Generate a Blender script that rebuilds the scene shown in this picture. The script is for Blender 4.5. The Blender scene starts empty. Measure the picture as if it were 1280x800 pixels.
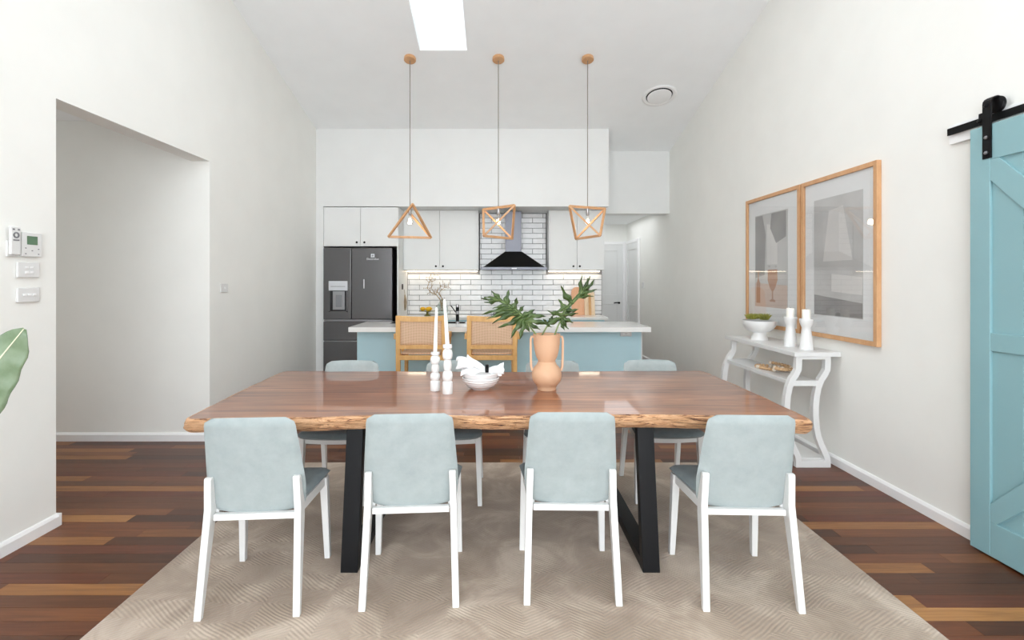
import bpy, bmesh, math, random
from mathutils import Vector, Matrix, noise
random.seed(7)
PI = math.pi
SC = bpy.context.scene
COL = SC.collection

# ------------------------------------------------------------------ camera, world, lights, exposure
CAMZ, F = 1.45, 610.0
cam = bpy.data.cameras.new('camera'); camo = bpy.data.objects.new('camera', cam); COL.objects.link(camo)
camo.location = (0, 0, CAMZ); camo.rotation_euler = (PI/2, 0, 0)
cam.sensor_width = 36; cam.lens = 36*F/1280
cam.shift_x = 16/1280; cam.shift_y = -50/1280
cam.clip_start = 0.02; cam.clip_end = 100
SC.camera = camo
SC.view_settings.view_transform = 'Standard'; SC.view_settings.look = 'None'
SC.view_settings.gamma = 1; SC.view_settings.use_curve_mapping = False
SC.view_settings.exposure = 0.06
SC.cycles.max_bounces = 12; SC.cycles.diffuse_bounces = 8
SC.cycles.caustics_reflective = False; SC.cycles.caustics_refractive = False

world = bpy.data.worlds.new('sky'); SC.world = world; world.use_nodes = True
bg = world.node_tree.nodes['Background']; bg.inputs[0].default_value = (.89, .95, 1, 1); bg.inputs[1].default_value = 4.4

def area(name, loc, rot, sx, sy, power, col=(1, 1, 1)):
    l = bpy.data.lights.new(name, 'AREA'); l.shape = 'RECTANGLE'; l.size = sx; l.size_y = sy; l.energy = power; l.color = col
    o = bpy.data.objects.new(name, l); COL.objects.link(o); o.location = loc; o.rotation_euler = rot
    return o
# daylight through the glazed wall behind the camera, plus unseen added fills
area('daylight_glazed_doors', (0, -2.42, 1.35), (PI/2, 0, 0), 4.8, 2.4, 115, (.92, .96, 1))
area('gable_fill_light', (0, -2.42, 3.4), (PI/2, 0, 0), 3.6, 1.4, 24, (.92, .96, 1))  # added high fill behind the camera to brighten the raked ceiling
area('side_fill_left', (-2.55, -.4, 1.6), (PI/2, 0, -PI/2), 2.6, 2.2, 8, (.92, .96, 1))  # added side fill for the opposite wall; this wall has no window
area('side_fill_right', (2.58, -.6, 1.6), (PI/2, 0, PI/2), 2.2, 2.2, 6, (.92, .96, 1))  # second added side fill, also set against a windowless wall
# unseen fill added above the dining end, then sky over the shaft in view
area('roof_fill_light', (0, 3.3, 4.52), (math.radians(-14.8), 0, 0), 2.4, 1.5, 34, (.92, .965, 1))
area('skylight_sky', (-.62, 4.77, 5.30), (0, 0, 0), .5, 1.25, .6, (.92, .96, 1))
area('hall_area_light', (2.1, 9.0, 2.56), (0, 0, 0), .9, 1.6, 6.5, (.95, .97, 1))  # area lamp just under the hall ceiling; no fitting modelled
area('passage_fill_light', (-5.6, 3.6, 1.5), (PI/2, 0, -PI/2), 1.2, 2.0, 11, (.96, .98, 1))  # added fill lamp to brighten the passage; its end wall is closed

# ------------------------------------------------------------------ materials
MATS = {}
def nodes_of(name):
    m = bpy.data.materials.new(name); m.use_nodes = True
    nt = m.node_tree; b = nt.nodes['Principled BSDF']
    MATS[name] = m
    return m, nt, b
def srgb(r, g, b):
    f = lambda c: (c/255/12.92) if c/255 <= .04045 else ((c/255+.055)/1.055)**2.4
    return (f(r), f(g), f(b), 1)
def pos_node(nt, kind='Position'):
    if kind == 'Position': n = nt.nodes.new('ShaderNodeNewGeometry'); return n.outputs['Position']
    n = nt.nodes.new('ShaderNodeTexCoord'); return n.outputs[kind]
def mapping(nt, src, scale=(1, 1, 1), rot=(0, 0, 0), loc=(0, 0, 0)):
    n = nt.nodes.new('ShaderNodeMapping'); nt.links.new(src, n.inputs['Vector'])
    n.inputs['Scale'].default_value = scale; n.inputs['Rotation'].default_value = rot; n.inputs['Location'].default_value = loc
    return n.outputs[0]
def noise_tex(nt, vec, scale, detail=4, rough=.55, dist=0):
    n = nt.nodes.new('ShaderNodeTexNoise'); nt.links.new(vec, n.inputs['Vector'])
    n.inputs['Scale'].default_value = scale; n.inputs['Detail'].default_value = detail
    n.inputs['Roughness'].default_value = rough; n.inputs['Distortion'].default_value = dist
    return n.outputs['Fac']
def ramp(nt, fac, stops, interp='LINEAR'):
    n = nt.nodes.new('ShaderNodeValToRGB'); nt.links.new(fac, n.inputs[0]); r = n.color_ramp; r.interpolation = interp
    r.elements[0].position = stops[0][0]; r.elements[0].color = stops[0][1]
    r.elements[1].position = stops[-1][0]; r.elements[1].color = stops[-1][1]
    for p, c in stops[1:-1]:
        e = r.elements.new(p); e.color = c
    return n.outputs[0]
def mixc(nt, fac, a, b, mode='MIX'):
    n = nt.nodes.new('ShaderNodeMix'); n.data_type = 'RGBA'; n.blend_type = mode
    if isinstance(fac, (int, float)): n.inputs[0].default_value = fac
    else: nt.links.new(fac, n.inputs[0])
    for s, v in ((6, a), (7, b)):
        if isinstance(v, tuple): n.inputs[s].default_value = v
        else: nt.links.new(v, n.inputs[s])
    return n.outputs[2]
def math_n(nt, op, a, b=None, c=None):
    n = nt.nodes.new('ShaderNodeMath'); n.operation = op
    for i, v in enumerate((a, b, c)):
        if v is None: continue
        if isinstance(v, (int, float)): n.inputs[i].default_value = v
        else: nt.links.new(v, n.inputs[i])
    return n.outputs[0]
def bump(nt, b, h, strength=.3, dist=.01):
    n = nt.nodes.new('ShaderNodeBump'); nt.links.new(h, n.inputs['Height'])
    n.inputs['Strength'].default_value = strength; n.inputs['Distance'].default_value = dist
    nt.links.new(n.outputs[0], b.inputs['Normal'])
def plain(name, col, rough=.5, metal=0, bs=0, bscale=60, coat=0, spec=.5, vary=0):
    m, nt, b = nodes_of(name)
    b.inputs['Roughness'].default_value = rough; b.inputs['Metallic'].default_value = metal
    b.inputs['Coat Weight'].default_value = coat; b.inputs['Specular IOR Level'].default_value = spec
    p = pos_node(nt)
    v = noise_tex(nt, p, 3.0 if vary < .2 else 12)
    lo = tuple(c*(1-vary-.015) for c in col[:3])+(1,); hi = tuple(min(1, c*(1+vary+.015)) for c in col[:3])+(1,)
    nt.links.new(ramp(nt, v, [(.3, lo), (.7, hi)]), b.inputs['Base Color'])
    if bs: bump(nt, b, noise_tex(nt, p, bscale, 3), bs, .002)
    return m
WALL = plain('wall_paint', srgb(237, 237, 233), .85, bs=.05, bscale=250)
CEIL = plain('ceiling_paint', srgb(242, 244, 245), .9)
TRIMW = plain('trim_gloss_white', srgb(240, 240, 240), .35)
CABW = plain('cabinet_white_satin', srgb(226, 227, 226), .4)
WHITE = plain('white_lacquer', srgb(222, 222, 221), .4)
CERAM = plain('white_matte_ceramic', srgb(230, 230, 229), .45, bs=.06, bscale=90)
PORC = plain('white_glazed_porcelain', srgb(226, 226, 226), .18, coat=.3)
WAX = plain('ivory_wax', srgb(248, 245, 236), .45); MATS['ivory_wax'].node_tree.nodes['Principled BSDF'].inputs['Subsurface Weight'].default_value = .15
BLACK = plain('black_powder_coat', srgb(13, 13, 15), .42, spec=.18, bs=.1, bscale=120)
BLKGLOSS = plain('black_gloss_glass', srgb(9, 9, 11), .08)
DGAP = plain('dark_gap', srgb(40, 40, 42), .8)
STEEL = plain('brushed_steel', srgb(170, 170, 174), .3, 1)
DSTEEL = plain('dark_fridge_steel', srgb(112, 111, 113), .25, .8)
CHIM = plain('graphite_chimney_metal', srgb(106, 107, 114), .35, .6)
BLUE = plain('duck_egg_blue_paint', srgb(192, 226, 235), .38)
DOORB = plain('barn_door_teal_paint', srgb(136, 174, 180), .38)
QUARTZ = plain('white_quartz', srgb(233, 232, 229), .12, vary=.04)
GROUT = plain('grey_grout', srgb(132, 132, 134), .9)
PEACH = plain('apricot_ceramic', srgb(206, 165, 133), .6, bs=.15, bscale=60)
NAPK = plain('white_linen', srgb(228, 228, 229), .9, bs=.3, bscale=180)
LEMON = plain('lemon_skin', srgb(238, 184, 30), .45, bs=.3, bscale=150)
GRNGL = plain('green_glazed_dish', srgb(120, 118, 60), .2)
SUCC = plain('succulent_green', srgb(136, 136, 58), .6, vary=.5)
TWIG = plain('dried_twig', srgb(150, 120, 70), .8, vary=.2)
TASSEL = plain('dried_tassel', srgb(168, 148, 122), .9, vary=.2)
BEADW = plain('raw_wood_bead', srgb(206, 170, 130), .6, vary=.15)
BEADC = plain('cream_bead', srgb(232, 220, 204), .6)
LCD = plain('green_lcd', srgb(92, 122, 96), .2)
GREYP = plain('grey_print', srgb(120, 120, 124), .6)
SOIL = plain('potting_soil', srgb(60, 45, 35), .95, vary=.3)
PRINTG = plain('photo_paper_grey', srgb(196, 195, 193), .8, vary=.1)
PRINTD = plain('photo_paper_dark_grey', srgb(146, 143, 141), .8, vary=.15)
PRINTL = plain('photo_paper_pale', srgb(218, 216, 213), .8, vary=.04)
PRINTP = plain('photo_paper_blush', srgb(206, 184, 170), .8, vary=.06)
PRINTA = plain('photo_paper_amber', srgb(176, 132, 104), .8, vary=.1)
MATB = plain('mat_board_white', srgb(232, 233, 233), .9)

def glass(name, col=(1, 1, 1, 1), rough=0.0, mixw=.9):
    m, nt, b = nodes_of(name)
    g = nt.nodes.new('ShaderNodeBsdfGlossy'); g.inputs['Roughness'].default_value = rough
    t = nt.nodes.new('ShaderNodeBsdfTransparent'); t.inputs[0].default_value = col
    mx = nt.nodes.new('ShaderNodeMixShader'); fr = nt.nodes.new('ShaderNodeLayerWeight'); fr.inputs['Blend'].default_value = .5
    k = math_n(nt, 'MULTIPLY', math_n(nt, 'MULTIPLY_ADD', math_n(nt, 'POWER', fr.outputs['Facing'], 5.0), .96, .04), mixw)
    nt.links.new(k, mx.inputs[0]); nt.links.new(t.outputs[0], mx.inputs[1]); nt.links.new(g.outputs[0], mx.inputs[2])
    nt.links.new(mx.outputs[0], nt.nodes['Material Output'].inputs[0])
    return m
GLASS = glass('clear_glass'); PICGLASS = glass('picture_glass', mixw=1.25); VGLASS = glass('vase_glass', (.93, .96, .95, 1), mixw=1.4)
def emit(name, col, s):
    m, nt, b = nodes_of(name)
    b.inputs['Base Color'].default_value = col; b.inputs['Emission Color'].default_value = col; b.inputs['Emission Strength'].default_value = s
    return m
BULB = emit('warm_lamp_filament', (1, .72, .38, 1), 30)
LED = emit('warm_led_strip', (1, .86, .68, 1), 8)

def wood(name, c1, c2, c3, scale=(1, 12, 12), rough=.4, coat=0, fine=6):
    m, nt, b = nodes_of(name)
    p = mapping(nt, pos_node(nt), scale)
    n1 = noise_tex(nt, p, 2.2, 5, .6, .6); n2 = noise_tex(nt, p, fine*3, 4, .6, .2)
    a = ramp(nt, n1, [(.28, c1), (.5, c2), (.72, c3)])
    o = mixc(nt, .35, a, ramp(nt, n2, [(.3, c1), (.7, c3)]))
    nt.links.new(o, b.inputs['Base Color'])
    b.inputs['Roughness'].default_value = rough; b.inputs['Coat Weight'].default_value = coat; b.inputs['Coat Roughness'].default_value = .12
    bump(nt, b, n2, .06, .002)
    return m
OAKV = wood('pale_oak_vertical', srgb(188, 140, 88), srgb(206, 160, 106), srgb(220, 178, 126), (12, 12, 1.2), .5)
OAKP = wood('oak_frame', srgb(190, 142, 98), srgb(204, 156, 112), srgb(216, 172, 128), (6, 6, 2), .45)
STOOLW = wood('honey_oak_stool', srgb(206, 152, 86), srgb(222, 172, 106), srgb(234, 190, 126), (8, 8, 2), .45)
BOARD1 = wood('peach_timber_board', srgb(214, 158, 118), srgb(226, 172, 134), srgb(232, 182, 146), (6, 6, 1), .6)
BOARD2 = wood('pale_timber_board', srgb(222, 196, 160), srgb(232, 208, 176), srgb(238, 218, 190), (6, 6, 1), .6)

# table slab: varnished hardwood with grain along the length, some broad boards
m, nt, b = nodes_of('varnished_slab'); SLAB = m
P0 = pos_node(nt)
pw = mapping(nt, P0, (.55, 5, 5)); w1 = noise_tex(nt, pw, 1.6, 6, .62, 1.2)
pf = mapping(nt, P0, (1.6, 42, 42)); w2 = noise_tex(nt, pf, 1.5, 5, .6, .3)
base = ramp(nt, w1, [(.3, srgb(88, 44, 26)), (.42, srgb(128, 72, 45)), (.54, srgb(156, 94, 60)), (.68, srgb(196, 134, 92))])
col = mixc(nt, .32, base, ramp(nt, w2, [(.38, srgb(84, 42, 26)), (.62, srgb(196, 134, 92))]))
br = noise_tex(nt, mapping(nt, P0, (1.0, 2.2, 1)), 1.1, 2, .5)
col = mixc(nt, math_n(nt, 'MULTIPLY', ramp(nt, br, [(.48, (0, 0, 0, 1)), (.62, (1, 1, 1, 1))]), .45), col, srgb(96, 50, 36))
nt.links.new(col, b.inputs['Base Color']); b.inputs['Roughness'].default_value = .3
b.inputs['Coat Weight'].default_value = .7; b.inputs['Coat Roughness'].default_value = .05; bump(nt, b, w2, .035, .002)
# raw edge
m, nt, b = nodes_of('raw_live_edge'); EDGE = m
P0 = pos_node(nt); pe = mapping(nt, P0, (2.0, 4, 24)); e1 = noise_tex(nt, pe, 3.0, 8, .72, 2.0)
col = ramp(nt, e1, [(.33, srgb(50, 30, 22)), (.41, srgb(120, 76, 48)), (.47, srgb(208, 154, 110)), (.57, srgb(232, 188, 146)), (.65, srgb(196, 134, 92)), (.73, srgb(100, 60, 40))])
nt.links.new(col, b.inputs['Base Color']); b.inputs['Roughness'].default_value = .45; bump(nt, b, e1, 1.0, .015)
# floor boards: a tone for each board, grain along X
m, nt, b = nodes_of('spotted_hardwood_boards'); FLOORM = m
oi = nt.nodes.new('ShaderNodeObjectInfo'); ge = nt.nodes.new('ShaderNodeNewGeometry')
r = math_n(nt, 'FRACT', math_n(nt, 'ADD', oi.outputs['Random'], ge.outputs['Random Per Island']))
off = nt.nodes.new('ShaderNodeCombineXYZ'); nt.links.new(math_n(nt, 'MULTIPLY', r, 37.0), off.inputs[0]); nt.links.new(math_n(nt, 'MULTIPLY', r, 11.0), off.inputs[2])
va = nt.nodes.new('ShaderNodeVectorMath'); va.operation = 'ADD'; nt.links.new(ge.outputs['Position'], va.inputs[0]); nt.links.new(off.outputs[0], va.inputs[1])
tone = ramp(nt, r, [(0, srgb(72, 42, 27)), (.2, srgb(96, 56, 33)), (.42, srgb(112, 68, 40)), (.62, srgb(108, 56, 35)), (.8, srgb(134, 84, 48)), (.92, srgb(160, 108, 60)), (1, srgb(196, 142, 84))])
g1 = noise_tex(nt, mapping(nt, va.outputs[0], (1.4, 22, 22)), 2.0, 5, .6, .8)
g2 = noise_tex(nt, mapping(nt, va.outputs[0], (4, 120, 120)), 1.5, 3)
gr = mixc(nt, 1.0, tone, ramp(nt, g1, [(.3, (.62, .58, .56, 1)), (.7, (1.0, 1.0, 1.0, 1))]), 'MULTIPLY')
gr = mixc(nt, .5, gr, ramp(nt, g2, [(.35, (.72, .7, .68, 1)), (.7, (1, 1, 1, 1))]), 'MULTIPLY')
nt.links.new(gr, b.inputs['Base Color']); b.inputs['Roughness'].default_value = .34; b.inputs['Specular IOR Level'].default_value = .35
bump(nt, b, g1, .04, .002)
# rug: pale wool-silk pile with carved nested lozenges
m, nt, b = nodes_of('carved_wool_pile'); RUGM = m
P0 = pos_node(nt)
wv = mapping(nt, P0, (1, 1, 0), (0, 0, .0))
nz = nt.nodes.new('ShaderNodeTexNoise'); nt.links.new(wv, nz.inputs['Vector']); nz.inputs['Scale'].default_value = 2.2
vm = nt.nodes.new('ShaderNodeVectorMath'); vm.operation = 'MULTIPLY_ADD'; nt.links.new(nz.outputs['Color'], vm.inputs[0]); vm.inputs[1].default_value = (.10, .10, 0); nt.links.new(wv, vm.inputs[2])
vo = nt.nodes.new('ShaderNodeTexVoronoi'); vo.voronoi_dimensions = '2D'; vo.distance = 'MANHATTAN'; vo.inputs['Scale'].default_value = 2.9; vo.inputs['Randomness'].default_value = .55
nt.links.new(mapping(nt, vm.outputs[0], (.75, 1.15, 1)), vo.inputs['Vector'])
ring = math_n(nt, 'SINE', math_n(nt, 'MULTIPLY', vo.outputs["Distance"], 104.0))
ringn = math_n(nt, 'MULTIPLY_ADD', ring, .5, .5)
pile = noise_tex(nt, P0, 420, 2); blot = noise_tex(nt, P0, 3.2, 4, .6, .8)
c = ramp(nt, blot, [(.3, srgb(148, 129, 111)), (.5, srgb(168, 149, 131)), (.66, srgb(196, 179, 162))])
c = mixc(nt, math_n(nt, 'MULTIPLY', math_n(nt, 'SUBTRACT', 1.0, ringn), .05), c, srgb(130, 114, 100))
nt.links.new(c, b.inputs['Base Color']); b.inputs['Roughness'].default_value = .95; b.inputs['Sheen Weight'].default_value = .3
bump(nt, b, math_n(nt, 'ADD', math_n(nt, 'MULTIPLY', ringn, 1.0), math_n(nt, 'MULTIPLY', pile, .5)), .3, .006)
def fabric(name, col, col2):
    m, nt, b = nodes_of(name); p = pos_node(nt)
    n1 = noise_tex(nt, p, 14, 5, .65); n2 = noise_tex(nt, p, 500, 2)
    nt.links.new(ramp(nt, n1, [(.3, col), (.7, col2)]), b.inputs['Base Color'])
    b.inputs['Roughness'].default_value = .9; b.inputs['Sheen Weight'].default_value = .2; bump(nt, b, n2, .25, .002); return m
FAB = fabric('pale_blue_fabric', srgb(149, 159, 159), srgb(162, 171, 171))
FABD = fabric('slate_seat_fabric', srgb(112, 124, 128), srgb(128, 140, 143))
# woven cane: warp and weft crossing
m, nt, b = nodes_of('woven_cane'); CANE = m
P0 = pos_node(nt); sp = nt.nodes.new('ShaderNodeSeparateXYZ'); nt.links.new(P0, sp.inputs[0])
sx = math_n(nt, 'SINE', math_n(nt, 'MULTIPLY', sp.outputs[0], 520.0)); sz = math_n(nt, 'SINE', math_n(nt, 'MULTIPLY', math_n(nt, 'ADD', sp.outputs[2], sp.outputs[1]), 520.0))
hh = math_n(nt, 'MAXIMUM', sx, sz); nt.links.new(ramp(nt, hh, [(.0, srgb(180, 140, 108)), (.6, srgb(232, 194, 160)), (1, srgb(240, 208, 178))]), b.inputs['Base Color'])
b.inputs['Roughness'].default_value = .7; bump(nt, b, hh, .4, .002)
# leaves
def leafmat(name, a, c2, vein):
    m, nt, b = nodes_of(name); p = pos_node(nt)
    nt.links.new(ramp(nt, noise_tex(nt, p, 18, 4), [(.3, a), (.7, c2)]), b.inputs['Base Color']); b.inputs['Roughness'].default_value = .38
    return m
LEAF = leafmat('philodendron_green', srgb(40, 60, 28), srgb(80, 102, 50), None)
STEM = leafmat('stem_green', srgb(96, 116, 66), srgb(132, 150, 96), None)
BIRD = leafmat('broad_leaf_green', srgb(84, 104, 72), srgb(122, 138, 114), None)
BIRDV = plain('leaf_rib_pale', srgb(214, 214, 184), .5)
# tile: glossy hand-made glaze
m, nt, b = nodes_of('white_handmade_glaze'); TILEM = m
p = pos_node(nt); oi = nt.nodes.new('ShaderNodeObjectInfo')
nt.links.new(mixc(nt, .5, ramp(nt, oi.outputs['Random'], [(0, srgb(226, 226, 227)), (1, srgb(244, 244, 243))]), ramp(nt, noise_tex(nt, p, 9), [(.3, srgb(226, 226, 228)), (.7, srgb(246, 246, 246))])), b.inputs['Base Color'])
b.inputs['Roughness'].default_value = .12; bump(nt, b, noise_tex(nt, p, 16, 2), .5, .012)

# ------------------------------------------------------------------ mesh helpers
ORG = {}
def W(px, py, Y): return Vector(((px-624)*Y/F, Y, CAMZ-(py-350)*Y/F))
class MB:
    def __init__(s): s.bm = bmesh.new(); s.mi = 0
    def box(s, x0, x1, y0, y1, z0, z1, bev=0):
        t = bmesh.new()
        v = [t.verts.new(c) for c in ((x0,y0,z0),(x1,y0,z0),(x1,y1,z0),(x0,y1,z0),(x0,y0,z1),(x1,y0,z1),(x1,y1,z1),(x0,y1,z1))]
        for f in ((3,2,1,0),(4,5,6,7),(0,1,5,4),(1,2,6,5),(2,3,7,6),(3,0,4,7)): t.faces.new([v[i] for i in f])
        if bev: bmesh.ops.bevel(t, geom=t.edges[:], offset=bev, segments=2, affect='EDGES', profile=.5)
        s._merge(t); return s
    def _merge(s, t):
        mp = {}
        for v in t.verts: mp[v] = s.bm.verts.new(v.co)
        for f in t.faces:
            try:
                g = s.bm.faces.new([mp[v] for v in f.verts]); g.material_index = s.mi
            except ValueError: pass
        t.free()
    def hexa(s, a, b, bev=0):
        t = bmesh.new(); A = [t.verts.new(p) for p in a]; B = [t.verts.new(p) for p in b]; n = len(A)
        t.faces.new(A[::-1]); t.faces.new(B)
        for i in range(n): t.faces.new((A[i], A[(i+1) % n], B[(i+1) % n], B[i]))
        bmesh.ops.recalc_face_normals(t, faces=t.faces[:])
        if bev: bmesh.ops.bevel(t, geom=t.edges[:], offset=bev, segments=2, affect='EDGES', profile=.5)
        s._merge(t); return s
    def prism(s, poly, axis, a, b, bev=0):
        def mk(p, q): return {'x': (q, p[0], p[1]), 'y': (p[0], q, p[1]), 'z': (p[0], p[1], q)}[axis]
        return s.hexa([mk(p, a) for p in poly], [mk(p, b) for p in poly], bev)
    def lathe(s, prof, c=(0, 0, 0), n=40, rib=None):
        rings = []
        for r, z in prof:
            if r < 1e-5: rings.append([s.bm.verts.new((c[0], c[1], c[2]+z))])
            else: rings.append([s.bm.verts.new((c[0]+r*math.cos(2*PI*i/n), c[1]+r*math.sin(2*PI*i/n), c[2]+z)) for i in range(n)])
        for a, b in zip(rings, rings[1:]):
            for i in range(n):
                j = (i+1) % n
                if len(a) == 1 and len(b) == 1: continue
                if len(a) == 1: s.bm.faces.new((a[0], b[i], b[j]))
                elif len(b) == 1: s.bm.faces.new((a[i], a[j], b[0]))
                else: s.bm.faces.new((a[i], a[j], b[j], b[i]))
        return s
    def tube(s, pts, r, n=10, sq=None, cap=True):
        pts = [Vector(p) for p in pts]; rings = []; N = len(pts); prev = None
        for i, p in enumerate(pts):
            d = (pts[min(i+1, N-1)]-pts[max(i-1, 0)]).normalized()
            up = prev if prev else (Vector((0, 0, 1)) if abs(d.z) < .9 else Vector((0, 1, 0)))
            u = (up-d*up.dot(d)).normalized(); v = d.cross(u); prev = u
            rr = r(i/(N-1)) if callable(r) else (r[i] if isinstance(r, (list, tuple)) else r)
            if sq: ring = [s.bm.verts.new(p+u*(a*sq[0])+v*(c*sq[1])) for a, c in ((-1,-1),(1,-1),(1,1),(-1,1))]
            else: ring = [s.bm.verts.new(p+u*rr*math.cos(2*PI*k/n)+v*rr*math.sin(2*PI*k/n)) for k in range(n)]
            rings.append(ring)
        m_ = len(rings[0])
        for a, b in zip(rings, rings[1:]):
            for i in range(m_): f = s.bm.faces.new((a[i], a[(i+1) % m_], b[(i+1) % m_], b[i])); f.material_index = s.mi
        if cap: s.bm.faces.new(rings[0][::-1]); s.bm.faces.new(rings[-1])
        return s
    def bar(s, a, b, w, h=None, up=None):          # straight square-section bar
        a, b = Vector(a), Vector(b); d = (b-a).normalized(); h = h or w
        up = Vector(up) if up else (Vector((0, 0, 1)) if abs(d.z) < .9 else Vector((0, 1, 0)))
        u = (up-d*up.dot(d)).normalized(); v = d.cross(u)
        q = [(-1,-1),(1,-1),(1,1),(-1,1)]
        return s.hexa([a+u*(i*h/2)+v*(j*w/2) for i, j in q], [b+u*(i*h/2)+v*(j*w/2) for i, j in q], min(w, h)*.12)
    def sphere(s, c, r, u=14, v=9, sc=(1, 1, 1)):
        t = bmesh.new(); bmesh.ops.create_uvsphere(t, u_segments=u, v_segments=v, radius=r)
        for x in t.verts: x.co = Vector((x.co.x*sc[0]+c[0], x.co.y*sc[1]+c[1], x.co.z*sc[2]+c[2]))
        s._merge(t); return s
    def grid(s, fn, nu, nv, closed_u=False):
        g = [[s.bm.verts.new(fn(i/(nu-1), j/(nv-1))) for j in range(nv)] for i in range(nu)]
        for i in range(nu-1):
            for j in range(nv-1): s.bm.faces.new((g[i][j], g[i+1][j], g[i+1][j+1], g[i][j+1]))
        return s
    def build(s, name, mat, parent=None, smooth=False, loc=None, solid=0, subd=0):
        bm = s.bm
        bmesh.ops.recalc_face_normals(bm, faces=bm.faces[:])
        o_ = ORG.get(parent.name, Vector()) if parent else Vector(loc or (0, 0, 0))
        for v in bm.verts: v.co -= o_
        me = bpy.data.meshes.new(name); bm.to_mesh(me); bm.free()
        for mm in (mat if isinstance(mat, (list, tuple)) else [mat]): me.materials.append(mm)
        if smooth:
            for p in me.polygons: p.use_smooth = True
            try: me.set_sharp_from_angle(angle=math.radians(40 if smooth is True else smooth))
            except Exception: pass
        ob = bpy.data.objects.new(name, me); COL.objects.link(ob)
        if parent: ob.parent = parent; ORG[ob.name] = o_
        else: ob.location = o_; ORG[ob.name] = o_
        if solid: md = ob.modifiers.new('thickness', 'SOLIDIFY'); md.thickness = solid; md.offset = 0
        if subd: md = ob.modifiers.new('smooth', 'SUBSURF'); md.levels = subd; md.render_levels = subd
        return ob
def tag(o, label, cat, group=None, kind=None):
    o['label'] = label; o['category'] = cat
    if group: o['group'] = group
    if kind: o['kind'] = kind
    return o
def thing(name, label, cat, loc=(0, 0, 0), group=None):
    o = bpy.data.objects.new(name, None); COL.objects.link(o); o.location = loc; ORG[o.name] = Vector(loc)
    o.empty_display_size = .1
    return tag(o, label, cat, group)
def setting(o, label=None, cat=None):
    o['kind'] = 'structure'
    if label: o['label'] = label
    if cat: o['category'] = cat
    return o
def sroot(name, label, cat, loc=(0, 0, 0)):
    return setting(thing(name, label, cat, loc))
def copy_tree(o, parent=None):
    c = o.copy(); COL.objects.link(c); ORG[c.name] = ORG.get(o.name, Vector())
    if parent: c.parent = parent
    for ch in list(o.children): copy_tree(ch, c)
    return c
def text(s_, size, M, name, mat, parent, depth=.0008, align='CENTER'):
    cu = bpy.data.curves.new('txt', 'FONT'); cu.body = s_; cu.size = size; cu.align_x = align; cu.align_y = 'CENTER'; cu.extrude = depth/2
    o = bpy.data.objects.new('txt', cu); COL.objects.link(o); bpy.context.view_layer.update()
    me = bpy.data.meshes.new_from_object(o.evaluated_get(bpy.context.evaluated_depsgraph_get()))
    bpy.data.objects.remove(o); me.transform(Matrix.Translation(-ORG[parent.name]) @ M); me.materials.clear(); me.materials.append(mat)
    r_ = bpy.data.objects.new(name, me); COL.objects.link(r_); r_.parent = parent; ORG[r_.name] = ORG[parent.name]; return r_
M_FRONT = Matrix.Rotation(PI/2, 4, 'X')                                    # text facing -Y
M_LEFTW = Matrix.Rotation(PI/2, 4, 'Z') @ Matrix.Rotation(PI/2, 4, 'X')    # text on left wall facing +X

# ------------------------------------------------------------------ room shell
XL, XR, YB, CY0 = -2.61, 2.64, 7.65, 0.5
def ceilz(y): return 3.604-.265*(y-6.95) if y > CY0 else 3.604-.265*(CY0-6.95)-.265*(CY0-y)
TH = .16
b_ = MB()
b_.prism([(-2.6, 0), (2.874, 0), (2.874, ceilz(2.874)), (CY0, ceilz(CY0)), (-2.6, ceilz(-2.6))], 'x', XL-TH, XL)
b_.prism([(2.874, 2.52), (4.40, 2.52), (4.40, ceilz(4.4)), (2.874, ceilz(2.874))], 'x', XL-TH, XL)
b_.prism([(4.40, 0), (YB, 0), (YB, ceilz(YB)), (4.40, ceilz(4.4))], 'x', XL-TH, XL)
setting(b_.build('wall_left', WALL), 'pale grey left wall with a wide opening to a side passage', 'wall')
setting(MB().box(-6.2, XL-TH, 4.40, 4.56, 0, 2.9).build('wall_passage', WALL), 'shaded far wall inside the passage on the left', 'wall')
setting(MB().box(-6.2, XL-TH, 2.7, 2.86, 0, 2.9).build('wall_passage_near', WALL), 'near wall of the side passage', 'wall')
setting(MB().box(-6.35, -6.2, 2.7, 4.56, 0, 2.9).build('wall_passage_end', WALL), 'end wall of the side passage', 'wall')
setting(MB().box(-6.2, XL-TH, 2.7, 4.56, 2.886, 2.98).build('ceiling_passage', CEIL), 'low ceiling of the side passage', 'ceiling')
setting(MB().prism([(-2.6, 0), (10.1, 0), (10.1, 2.7), (7.7, 2.7), (7.7, ceilz(7.7)), (CY0, ceilz(CY0)), (-2.6, ceilz(-2.6))], 'x', XR, XR+.14).build('wall_right', WALL), 'tall pale grey right wall behind the console and pictures', 'wall')
wb = setting(MB().box(XL-TH, 1.61, YB, YB+.1, 0, 3.0).build('wall_back', GROUT, loc=(0, YB, 0)), 'kitchen back wall with white subway tiles and grey grout', 'wall')
setting(MB().box(1.51, 1.61, YB+.1, 10.1, 0, 2.7).build('wall_hall_left', WALL), 'left wall of the hallway behind the kitchen', 'wall')
setting(MB().box(1.51, XR+.14, 10.1, 10.2, 0, 2.7).build('wall_hall_end', WALL), 'end wall of the hallway holding a panelled door', 'wall')
setting(MB().box(1.51, XR, 7.7, 10.1, 2.6, 2.7).build('ceiling_hall', CEIL), 'low hallway ceiling', 'ceiling')
setting(MB().prism([(6.95, 2.498), (YB+.1, 2.498), (YB+.1, ceilz(YB+.1)), (6.95, ceilz(6.95))], 'x', XL, 1.561).build('wall_bulkhead', CABW), 'long white bulkhead above the kitchen cabinets', 'bulkhead')
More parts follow.
